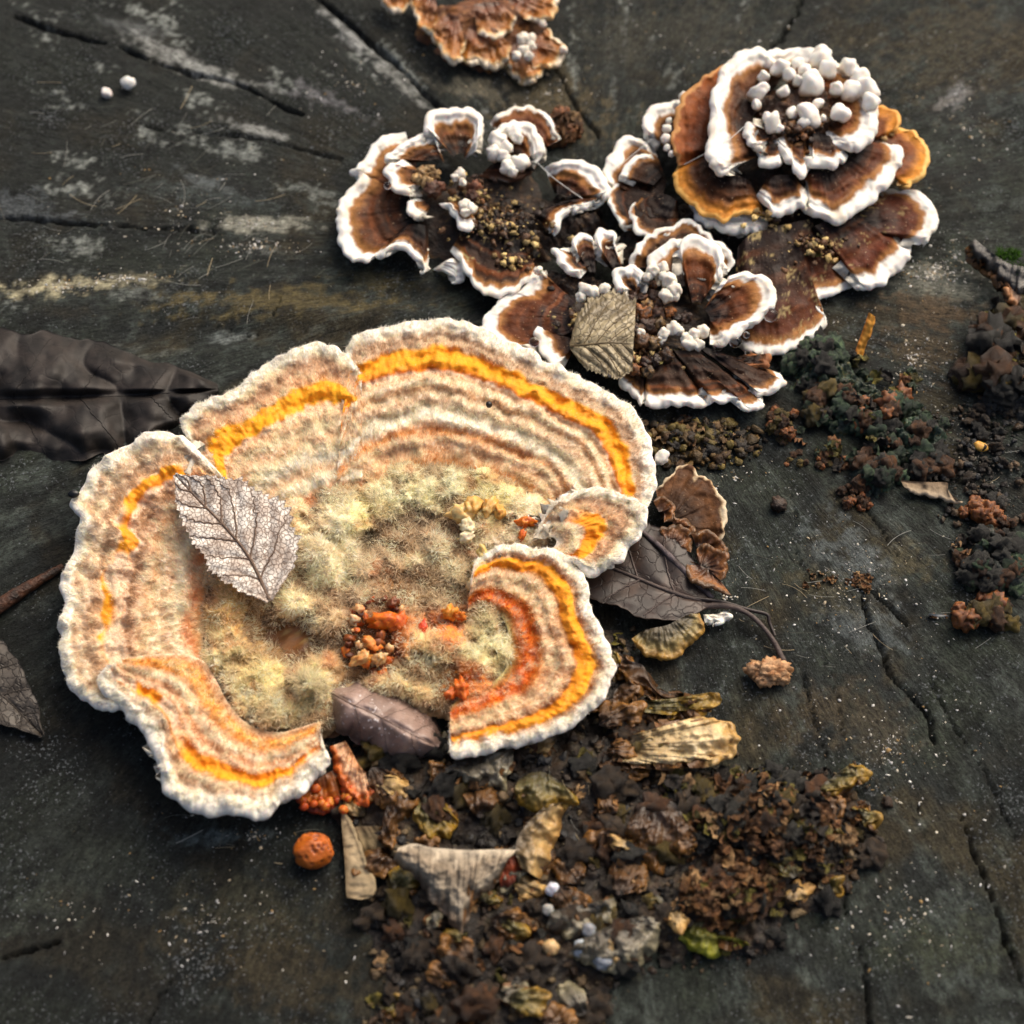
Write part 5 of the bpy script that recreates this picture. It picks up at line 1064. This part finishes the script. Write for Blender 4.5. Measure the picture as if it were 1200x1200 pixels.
# ---- crusty clumps of flakes
def flake_mesh(seed, cols):
    r0 = np.random.RandomState(seed); n_, k_ = 24, 8
    a = np.linspace(0, 2*pi, n_, endpoint=False); q_ = np.linspace(.0, 1, k_); A, Qr = np.meshgrid(a, q_)
    er = 1+.4*noise(v3(np.cos(A)*1.5, np.sin(A)*1.5, seed), 1, seed)+.14*noise(v3(np.cos(A)*5, np.sin(A)*5, seed), 1, seed)
    P = v3(Qr*er*np.cos(A), Qr*er*np.sin(A)*.8, 0.)
    P[..., 2] = .75*noise(P+seed, 1.3, seed+1)+.4*noise(P, 3.1, seed+2)*Qr+.45*noise(v3(np.cos(A)*3, np.sin(A)*3, seed), 1, seed+7)*Qr**2
    P[..., :2] += .25*np.stack([noise(P, 2.2, seed+3), noise(P, 2.2, seed+4)], -1)
    nn = fbm(P, 2, seed+5, 2); c = mixc(np.broadcast_to(lin(cols[0]), P.shape), lin(cols[1]), sstep(-.3, .4, nn+.4*(Qr-.5)))
    me_o = mesh('flake', P.reshape(-1, 3), quads(k_, n_, True), M['crust'], None, c.reshape(-1, 3)); me = me_o.data; bpy.data.objects.remove(me_o); return me
FP = dict(brown=('5a3a22', '8a6238'), rust=('5c3a22', '8c6440'), dark=('1e1a17', '3a342e'), olive=('4a441e', '7a7030'), tan=('8a6c48', 'b89468'), green=('233428', '46583e'))
FM = {k: [flake_mesh(4000+i*11+j*101, v) for i in range(5)] for j, (k, v) in enumerate(FP.items())}
LM = {}
for j, (k, v) in enumerate({'green': ('22362a', '4e6244'), 'dgrey': ('1e1e1c', '34342f'), 'brown': ('3c2616', '5c3c20'), 'rust': ('5c3418', '8c5628'), 'ochre': ('4c4018', '6c5a24'), 'soil': ('2a221b', '4a3c2c')}.items()):
    LM[k] = []
    for i in range(5):
        V, F = blobdata(5000+i*7+j*50, 3, .55, 1.5, .38, 3.0); nn = fbm(V, 2, i+j, 2)
        o = mesh('lump', V, F, M['crust'] if k != 'rust' else M['nodule'], None, mixc(np.broadcast_to(lin(v[0]), V.shape), lin(v[1]), sstep(-.2, .5, nn))); LM[k].append(o.data); bpy.data.objects.remove(o)
def scatter(parent, name, lib, n_, sampler, smin, smax, pal, seed, sq=1.0):
    r0 = np.random.RandomState(seed)
    for i in range(n_):
        x, y, h_ = sampler(r0); k = pal[r0.randint(len(pal))]; s_ = r0.uniform(smin, smax)*U
        o = bpy.data.objects.new(name, lib[k][r0.randint(5)]); COL.objects.link(o); o.parent = parent
        o.location = Vector([float(v_) for v_ in G(x, y, h_)])
        o.rotation_euler = (r0.uniform(-1, 1), r0.uniform(-1, 1), r0.uniform(0, 6.28)) if lib is FM else (r0.uniform(-3, 3), r0.uniform(-3, 3), r0.uniform(0, 6.28))
        o.scale = (s_, s_, s_*sq)
def heapat(cx, cy, rx, ry, dh):
    f = near(cx, cy, rx, ry, dh)
    def g(r0):
        x, y, h_ = f(r0); b = float(heap_h(np.array([x]), np.array([y]))[0][0]); return x, y, max(b, 0)+h_
    return g
scatter(heap, 'lump', LM, 130, in_heap, 7, 21, ['dgrey', 'brown', 'soil', 'soil', 'soil', 'ochre'], 68, .75)
rs_ = np.random.RandomState(55)
def scrap(parent, x, y, h_, size, pal, seed, th_=None, name='scrap', mat='remnant', asp=None):
    r1 = np.random.RandomState(seed); th_ = r1.uniform(0, 2*pi) if th_ is None else th_; asp = asp or r1.uniform(.45, .9)
    ct, st_ = cos(th_), sin(th_); loc = lambda u, v_: (x+size*(u*ct-v_*asp*st_), y+size*.85*(u*st_+v_*asp*ct))
    k_ = 9; an = np.linspace(-2.2, 2.2, k_); rr_ = r1.uniform(.75, 1.15, k_)
    ou = [loc(.15+.85*rr_[i]*cos(an[i]), rr_[i]*sin(an[i])) for i in range(k_)]; inn = [loc(-.75, -.25), loc(-.85, 0), loc(-.75, .25)]
    up_ = r1.uniform(-8, 9)
    return flesh(parent, 'im', ou, inn, h_+up_, h_+2, PAL[pal], seed, mat=mat, name=name, r=2.2, dome=r1.uniform(2, 9), rough=9, streak=1.6, scallop=6, sf=.08, ridges=1.0, nridge=2)
spots = []
while len(spots) < 76:
    p = in_heap(rs_)
    if p and p[1] > 770 and (p[0] < 800 or rs_.rand() < .5): spots.append(p)
for i, (x, y, h_) in enumerate(spots):
    scrap(heap, x, y, h_+6, rs_.uniform(14, 34), ['brown', 'grey', 'olive', 'tan', 'brown', 'olive', 'brown', 'brown'][rs_.randint(8)], 7000+i*3)
def straggle(r0):
    k = r0.randint(len(hpc)); x, y = hpc[k]; return x+r0.normal()*15, y+r0.normal()*13, 0.
crumbs('crumbs', None, 520, straggle, 1.0, 6, ['2a221b', '3a2c20', '4a3a28', '33302a', '5a4a34', '6a5a40'], 3005, pw=3, parent=heap, amp=.9)
scatter(heap, 'flake', FM, 150, in_heap, 5, 15, ['dark', 'dark', 'brown', 'tan', 'olive', 'dark'], 69)
adopt(heap)
e = thing('crusty_clump', 'ragged brown and rust flaky clump with olive frills on the soil heap', 'clump', G(900, 970))
scatter(e, 'flake', FM, 190, heapat(905, 962, 112, 62, 28), 4, 13, ['brown', 'rust', 'dark', 'dark', 'brown', 'olive', 'tan'], 71)
scatter(e, 'lump', LM, 26, heapat(905, 965, 95, 50, 20), 7, 15, ['dgrey', 'dgrey', 'brown'], 72, .8)
adopt(e)
e = thing('crusty_clump', 'smaller rust brown flaky clump jutting over bare wood', 'clump', G(860, 1050))
scatter(e, 'flake', FM, 90, heapat(858, 1046, 62, 40, 24), 4, 13, ['brown', 'rust', 'brown', 'tan', 'olive'], 73)
scatter(e, 'lump', LM, 12, heapat(858, 1048, 50, 32, 16), 7, 14, ['brown', 'dgrey'], 74, .8); adopt(e)
e = thing('crusty_clump', 'yellow olive frilled clump between the cream remnant and the brown hood', 'clump', G(800, 930))
scatter(e, 'flake', FM, 34, heapat(805, 925, 38, 30, 14), 6, 14, ['olive', 'olive', 'tan', 'dark'], 75); adopt(e)
e = thing('jelly_clump', 'dark green bubbly clump streaked with rust by the middle rosette', 'clump', G(1010, 490))
GREEN = ('1c2a21', '384c38', '5e5026')
for i, (cx, cy, rx, ry, h_) in enumerate([(965, 440, 46, 46, 24), (1000, 480, 60, 44, 20), (1065, 515, 52, 42, 15), (1028, 562, 36, 26, 16)]):
    mound('cushion', e, cx, cy, rx, ry, h_, 5801+i*5, M['crust'], GREEN, rough=11, f=.07, rings=40, segs=120, edge=.35)
for cx, cy, rx, ry, h_, n_, pal in [(965, 428, 42, 34, 26, 26, ['green', 'green', 'dgrey']), (985, 470, 50, 34, 22, 26, ['green', 'brown', 'ochre', 'dgrey']), (1030, 480, 40, 36, 22, 18, ['brown', 'rust', 'green', 'dgrey']), (1070, 510, 45, 34, 16, 22, ['green', 'dgrey', 'brown']), (1025, 555, 34, 24, 20, 16, ['green', 'green', 'dgrey', 'brown']), (1085, 540, 24, 20, 12, 10, ['dgrey', 'brown'])]:
    scatter(e, 'lump', LM, n_, near(cx, cy, rx, ry, h_), 6, 14, pal, int(cx), .9)
scatter(e, 'flake', FM, 50, near(1010, 485, 85, 70, 24), 5, 13, ['green', 'green', 'dark', 'rust', 'olive'], 76); adopt(e)
e = thing('crumb_cluster', 'knobbly brown granular cluster beneath the middle rosette', 'clump', G(918, 498))
scatter(e, 'lump', LM, 34, near(918, 496, 18, 22, 20), 3, 6, ['ochre', 'brown', 'rust'], 77)
adopt(e)
e = thing('jelly_clump', 'dark folded leathery clump below the curled bark strip', 'clump', G(1175, 430))
mound('cushion', e, 1190, 440, 60, 80, 28, 5841, M['crust'], ('1c1b19', '33322c', '5a4626'), rough=14, f=.05, rings=40, segs=120, edge=.3)
scatter(e, 'lump', LM, 34, near(1180, 420, 48, 62, 30), 10, 24, ['dgrey', 'dgrey', 'brown', 'ochre'], 78, .9); scatter(e, 'flake', FM, 24, near(1180, 420, 48, 60, 32), 8, 20, ['dark', 'brown', 'olive'], 79); adopt(e)
e = thing('jelly_clump', 'rusty waxy lump trailing across the wood below the pale bark flake', 'clump', G(1160, 605))
scatter(e, 'lump', LM, 12, near(1146, 602, 20, 13, 12), 5, 11, ['rust'], 80, .8); scatter(e, 'lump', LM, 8, near(1182, 608, 26, 9, 8), 4, 8, ['rust', 'brown'], 81, .8); adopt(e)
e = thing('jelly_clump', 'dark green and brown granular clump between the rusty lump and glassy one', 'clump', G(1165, 655))
mound('cushion', e, 1172, 662, 50, 50, 18, 5843, M['crust'], ('1a211d', '2c342c', '4a3a24'), rough=10, f=.07, rings=36, segs=110, edge=.3)
scatter(e, 'lump', LM, 40, near(1165, 655, 44, 40, 20), 5, 14, ['green', 'dgrey', 'dgrey', 'brown'], 82, .8); scatter(e, 'flake', FM, 20, near(1140, 650, 26, 26, 14), 4, 9, ['brown', 'tan', 'dark'], 83); adopt(e)
e = thing('jelly_clump', 'glassy orange brown lump beside the small white splinter', 'clump', G(1150, 725))
scatter(e, 'lump', LM, 22, near(1150, 722, 38, 22, 18), 6, 13, ['rust', 'ochre', 'rust', 'brown'], 84, .85); adopt(e)
e = thing('crumb_cluster', 'loose brown crumbs scattered on wood under the dark green clump', 'clump', G(1000, 580))
scatter(e, 'lump', LM, 26, near(1000, 582, 28, 16, 8), 2.5, 6, ['brown', 'brown', 'rust'], 85); adopt(e)
e = thing('crumb_cluster', 'small brown frass pellets scattered right of the granular cluster', 'clump', G(950, 545))
scatter(e, 'lump', LM, 24, near(955, 540, 36, 12, 5), 2, 4.5, ['brown', 'rust', 'ochre'], 86); adopt(e)
e = thing('crumb_cluster', 'pale brown crumbs lodged on the grey wood in the open right', 'clump', G(1010, 685))
scatter(e, 'flake', FM, 16, near(1010, 683, 16, 10, 5), 3, 6, ['tan', 'brown'], 87); scatter(e, 'flake', FM, 12, near(965, 680, 30, 14, 3), 2.5, 5, ['brown', 'tan'], 88); adopt(e)
o = blob('frass_ball', None, 912, 591, 4, 9, 3301, M['crust'], '4a3424', amp=.4, amp2=.4, c2='2c2018'); tag(o, 'single dark brown frass ball alone on the grey wood', 'crumb')
V, F = ico(5); rpt = np.random.RandomState(4).normal(size=(70, 3)); rpt /= np.linalg.norm(rpt, axis=1)[:, None]
dd = np.sort(np.linalg.norm(V[:, None]-rpt[None], axis=2), axis=1); pit = sstep(.16, .04, dd[:, 0])
W = V*(1+.14*noise(V, 1.3, 8)-.09*pit+.03*noise(V, 5, 9))[:, None]*np.array([1, .92, .9])
o = mesh('orange_ball', W*20*U+G(367, 997, 17), F, M['nodule'], None, mixc(np.broadcast_to(lin('b05c18'), V.shape), lin('74300a'), np.clip(pit*.8+.5*noise(V, 1.5, 3), 0, 1))); tag(o, 'pitted translucent orange ball on the wood beside the tapered splinter', 'fungus')
o = blob('tan_crumb', None, 902, 788, 11, 20, 3305, M['crust'], 'c49a70', sq=(1.15, .75, .75), sub=4, amp=.3, amp2=.35, f2=4.5, c2='8a5c34', tilt=.3); tag(o, 'rough tan crumb at the end of the leaf stalk', 'crumb')
o = blob('yellow_pellet', None, 1149, 523, 5, 7.5, 3307, M['nodule'], 'c8923a', sq=(1.2, .8, .7), amp=.2, c2='d8a850', tilt=.2); tag(o, 'small yellow pellet on debris right of the dark green clump', 'pellet')
o = blob('white_pellet', None, 150, 97, 8, 10.5, 3309, M['white'], 'dcdcd8', sq=(1, .9, .8), amp=.15, c2='d0d0cc', tilt=.2); tag(o, 'smooth white pellet alone on dark wood near a long crack', 'pellet')
o = blob('white_pellet', None, 125, 109, 5, 9, 3310, M['white'], 'c8bcb8', sq=(1.1, .8, .7), amp=.35, c2='dedad6', tilt=.2); tag(o, 'pinkish lumpy pellet touching the smooth white one', 'pellet')
o = blob('beetle', None, 86, 579, 54, 6, 3311, M['wetleaf'], '0a0a0a', sq=(.8, 1.2, .8), amp=.08, amp2=0, tilt=.2); tag(o, 'tiny shiny black beetle on the left rim of the large bracket', 'beetle')
o = blob('black_seed', None, 573, 474, 58, 4, 3313, M['wetleaf'], '16120e', amp=.1, amp2=0, tilt=.2); tag(o, 'tiny black seed on the cream zones of the large bracket', 'seed')

# ---- old orange brown rosette at the top edge
e = thing('bracket_fungus', 'old orange brown bracket cluster with pale edges standing apart near the cracks', 'fungus', G(555, 50))
mound('core', e, 560, 40, 90, 80, 26, 571, M['soil'], ('5a3216', '7a4a22', 'a8743a'), rough=6)
OS = [(0, 'e6d8c0'), (.05, 'd0b07c'), (.12, 'a0641f'), (.4, '84501c'), (.7, '6e3a14'), (1, '4a2a12')]
for i, (ou, inn, ho, hi) in enumerate([([(80, -60), (90, 10), (140, 58), (210, 55), (250, 10)], [(160, -60), (180, -60), (200, -60)], 20, 30), ([(230, -40), (250, 40), (290, 130), (340, 165), (380, 120)], [(330, -60), (340, -40), (360, -20)], 26, 36),
                                       ([(330, 140), (345, 190), (385, 245), (440, 300), (490, 285), (500, 200)], [(420, 60), (440, 70), (470, 80)], 28, 36), ([(480, 280), (560, 300), (640, 320), (700, 290), (720, 220)], [(520, 120), (580, 120), (640, 130)], 20, 34),
                                       ([(700, 300), (730, 370), (790, 395), (860, 360), (900, 280)], [(720, 200), (760, 200), (800, 200)], 14, 26), ([(820, 320), (900, 320), (960, 285), (985, 235), (950, 180), (890, 130)], [(800, 220), (810, 210), (820, 190)], 22, 28),
                                       ([(780, 90), (860, 110), (930, 70), (945, 0), (920, -60)], [(700, 0), (720, -10), (740, -30)], 30, 34), ([(560, 160), (640, 180), (720, 150), (740, 80)], [(540, 20), (600, 10), (660, 10)], 34, 40)]):
    flesh(e, 'y6', ou, inn, ho, hi, OS, 2301+i*3, mat='remnant', ucol='b09060', streak=1.2, rough=7)
for i, (x, y, r_) in enumerate([(770, 185, 34), (805, 180, 30), (810, 215, 26), (775, 240, 30), (740, 265, 28), (800, 265, 26), (865, 115, 20), (960, 235, 22)]):
    p = Z('y6', [(x, y)])[0]; blob('nub', e, p[0], p[1], 44 if i < 6 else 30, r_*.26, 2340+i, M['white'], 'e2ddd2', amp=.35, c2='cfc6b4')
adopt(e)
e = thing('fungus_remnant', 'crumbling orange brown fungus remnant behind the low dark rosette', 'fungus', G(650, 155))
scatter(e, 'flake', FM, 46, near(652, 148, 28, 22, 22), 6, 14, ['rust', 'tan', 'brown', 'rust'], 89); scatter(e, 'lump', LM, 14, near(655, 150, 22, 18, 16), 6, 11, ['rust', 'brown'], 90); adopt(e)

# ---- dew
def glass():
    m, n, p, o = newmat('water'); p.inputs['Transmission Weight'].default_value = 1; p.inputs['IOR'].default_value = 1.33; p.inputs['Roughness'].default_value = 0.0; p.inputs['Base Color'].default_value = (1, 1, 1, 1); return m
M['water'] = glass()
for zk, x, y, r_, h_, lab in [('z7', 1115, 440, 28, 44, 'large clear water droplet hanging on the white rim of the heart shaped lobe'), ('z7', 985, 538, 25, 36, 'clear water droplet under the lower rim of the heart shaped lobe, beside a smaller one'),
                              ('z7', 920, 555, 20, 36, 'clear water droplet at the lowest point of the heart shaped lobe'), ('z7', 1026, 513, 14, 38, 'tiny water droplet under the heart shaped lobe between two larger ones'),
                              ('z7', 240, 540, 20, 34, 'water droplet beside the small white crescent left of the folded leaf'), ('z5', 290, 437, 18, 52, 'water droplet on the left inner lobe of the low dark rosette')]:
    p = Z(zk, [(x, y)])[0]; V, F = ico(4); o = mesh('water_droplet', V*np.array([1, 1, .94])*r_*ZT[zk][2]*U+G(p[0], p[1], h_), F, M['water']); tag(o, lab, 'droplet', 'dew droplets on the rosettes')
# ---- spider silk
for pts, lab in [(Z('z5', [(880, 335, 58), (960, 410, 54), (1072, 490, 44)]), 'taut spider silk thread across the low dark rosette'), (Z('z6', [(320, 465, 62), (450, 395, 92), (530, 330, 100)]), 'fine silk thread stretched over the rim of the nubbed crown'), (Z('z6', [(95, 475, 40), (150, 430, 52), (210, 380, 58)]), 'short silk thread on the outer left lobe of the nubbed rosette')]:
    o = tube('silk_thread', pts, .45, M['speck'], None, 'd8d8d4', n=12, sides=5); tag(o, lab, 'silk')
# ---- specks of mould and sawdust, loose fibres
SPK = [(1090, 322, 60, 22, 420), (1120, 300, 60, 40, 150), (1070, 420, 70, 60, 260), (1050, 460, 40, 30, 80), (78, 336, 52, 9, 240), (150, 326, 55, 9, 130), (300, 290, 70, 14, 180), (300, 262, 50, 9, 120), (210, 250, 200, 120, 240), (420, 100, 120, 80, 200),
       (640, 110, 90, 50, 150), (850, 60, 300, 60, 160), (1130, 150, 80, 120, 180), (1000, 680, 120, 130, 420), (1040, 880, 150, 160, 380), (1060, 1080, 140, 120, 220), (250, 1080, 240, 120, 170), (300, 980, 60, 16, 60), (850, 700, 60, 90, 120), (80, 1060, 90, 60, 40), (860, 560, 60, 30, 60), (1150, 530, 50, 50, 80), (960, 380, 60, 60, 70)]
r0 = np.random.RandomState(91); Vs, Fs, Cs = [], [], []; k0 = 0
oV, oF = ico(1)
pcs = [lin(c) for c in ('e4e2dc', 'd8d8d8', 'c8c4b8', 'b8aa90', 'dcd4c0', 'a8a8a8', 'a08458')]
for cx, cy, rx, ry, n_ in SPK:
    a = r0.uniform(0, 2*pi, n_); q_ = np.abs(r0.normal(size=n_))*.55
    xs = cx+rx*q_*np.cos(a); ys = cy+ry*q_*np.sin(a); gz = ground_z(xs, ys); Pw = G(xs, ys, gz)
    for i in range(n_):
        s_ = .5+1.3*r0.rand()**4+ (1.6 if r0.rand() < .01 else 0); el = r0.uniform(.5, 1.8); th_ = r0.uniform(0, pi)
        V = oV*(1+.35*r0.normal(size=(len(oV), 1)).clip(-1, 1)); V = V*np.array([el, 1/el, .45]); V = V@np.array([[cos(th_), sin(th_), 0], [-sin(th_), cos(th_), 0], [0, 0, 1]])
        Vs.append(V*s_*U+Pw[i]); Fs.append(oF+k0); k0 += len(V); Cs.append(np.broadcast_to(pcs[r0.randint(7)]*r0.uniform(.6, 1), V.shape))
o = mesh('mould_specks', np.concatenate(Vs), np.concatenate(Fs), M['speck'], None, np.concatenate(Cs)); tag(o, 'white mould specks and sawdust grains dusted over the dark wood', 'specks', kind='stuff')
def fibre_obj():
    Vs, Fs, Cs = [], [], []; k0 = 0
    for cx, cy, rx, ry, n_, base_a in [(150, 210, 180, 90, 60, -.6), (270, 290, 120, 60, 30, -.8), (1020, 690, 130, 120, 30, .2), (700, 1000, 60, 60, 12, .8), (300, 990, 90, 40, 8, 0), (600, 930, 120, 40, 26, 1.2), (1150, 560, 50, 60, 12, 0)]:
        for i in range(n_):
            x, y = cx+rx*r0.normal()*.5, cy+ry*r0.normal()*.5; th_ = base_a+r0.normal()*.5; L_ = r0.uniform(6, 38); bend = r0.normal()*.2
            s = np.linspace(-.5, .5, 9); xx = x+L_*(s*cos(th_)-bend*s*s*sin(th_)); yy = y+L_*(s*sin(th_)+bend*s*s*cos(th_))*.85
            hz_ = (heap_h(xx, yy)[0] if 500 < cx < 800 else ground_z(xx, yy)); hz_ = np.maximum(hz_, -1).mean()+1.6+1.5*(1-4*s*s); Pw = G(xx, yy, hz_)
            t = nrm(np.gradient(Pw, axis=0)); b = nrm(np.cross(t, [0, 0, 1.])); w_ = r0.uniform(.2, .38)*U
            V = np.stack([Pw-b*w_, Pw+b*w_, Pw+np.array([0, 0, 1.3*w_])], 1).reshape(-1, 3); Vs.append(V); Fs.append(quads(9, 3, True)+k0); k0 += len(V)
            Cs.append(np.broadcast_to(lin(['a8a8a0', '8a8a84', 'b8a888', '6a6a60'][r0.randint(4)]), V.shape))
    o = mesh('plant_fibres', np.concatenate(Vs), np.concatenate(Fs), M['speck'], None, np.concatenate(Cs)); tag(o, 'loose pale fibres and hairs lying on the dark wood', 'fibres', kind='stuff')
fibre_obj()

# ---- grains and rotten bits in the hearts of the rosettes
for par, x, y, rx, ry, h_, n_ in [(lo, 585, 262, 66, 38, 44, 300), (lo, 560, 225, 40, 24, 46, 110), (lo, 600, 305, 40, 16, 36, 70), (mi, 690, 375, 60, 26, 34, 140), (mi, 740, 420, 70, 26, 36, 120), (ro, 955, 285, 70, 28, 44, 150), (ro, 935, 150, 56, 34, 102, 190), (ro, 900, 250, 60, 20, 58, 60)]:
    c_ = ['7a6238', '9c8450', '4a3018', '2e1c10', '5c3c1e', 'b8a068'] if par is not ro or y > 200 else ['4a2c16', '6a4220', '2e1a0e', '7a5228']
    def smp(r0, x=x, y=y, rx=rx, ry=ry, h_=h_):
        a = r0.uniform(0, 2*pi); q_ = np.abs(r0.normal())*.5; return x+rx*q_*cos(a), y+ry*q_*sin(a), h_*(1-.25*q_)
    crumbs('grains', None, n_, smp, 1.2, 6.0, c_, 6001+int(x), parent=par, mat='crust', pw=3, amp=.7)
    adopt(par)
e = thing('crumb_cluster', 'brown moss and soil litter between the middle rosette and the large bracket', 'clump', G(800, 510))
def smp(r0):
    a = r0.uniform(0, 2*pi); q_ = r0.rand()**.6; return 805+85*q_*cos(a)+10*q_, 512+30*q_*sin(a)+8*q_, 10*(1-q_)
mound('soil', e, 806, 520, 84, 36, 7, 6109, M['soil'], ('1e1710', '33260f', '4a3e20'), rough=5, f=.08)
crumbs('grains', None, 300, smp, 1.2, 8.5, ['2a2014', '3c2a16', '5a4420', '1e1812', '6a5a2a', '4a3a1e'], 6101, parent=e, pw=2.2, amp=.7)
scatter(e, 'flake', FM, 34, near(800, 508, 70, 26, 10), 4, 10, ['brown', 'olive', 'dark', 'tan'], 93); adopt(e)
e = thing('crumb_cluster', 'dark damp litter strewn around the clumps at the right edge', 'clump', G(1150, 540))
def smp(r0):
    a = r0.uniform(0, 2*pi); q_ = r0.rand()**.6; return 1150+75*q_*cos(a), 545+85*q_*sin(a), 5*(1-q_)
crumbs('grains', None, 420, smp, 1.2, 6, ['1e1a16', '2c2620', '3c3428', '26282a', '4a3a28'], 6103, parent=e, pw=2.4, amp=.7)
scatter(e, 'lump', LM, 22, near(1150, 540, 60, 70, 5), 4, 10, ['dgrey', 'soil'], 94, .6); adopt(e)
for par, x, y, rx, ry, h_, n_, sd_ in [(lo, 588, 258, 56, 34, 44, 34, 201), (lo, 610, 300, 36, 14, 36, 12, 202), (mi, 690, 372, 40, 22, 38, 18, 203), (mi, 760, 420, 60, 20, 36, 18, 204), (ro, 950, 290, 66, 24, 46, 22, 205)]:
    scatter(par, 'flake', FM, n_, near(x, y, rx, ry, h_), 4, 10, ['brown', 'tan', 'dark', 'brown', 'olive'], sd_); adopt(par)
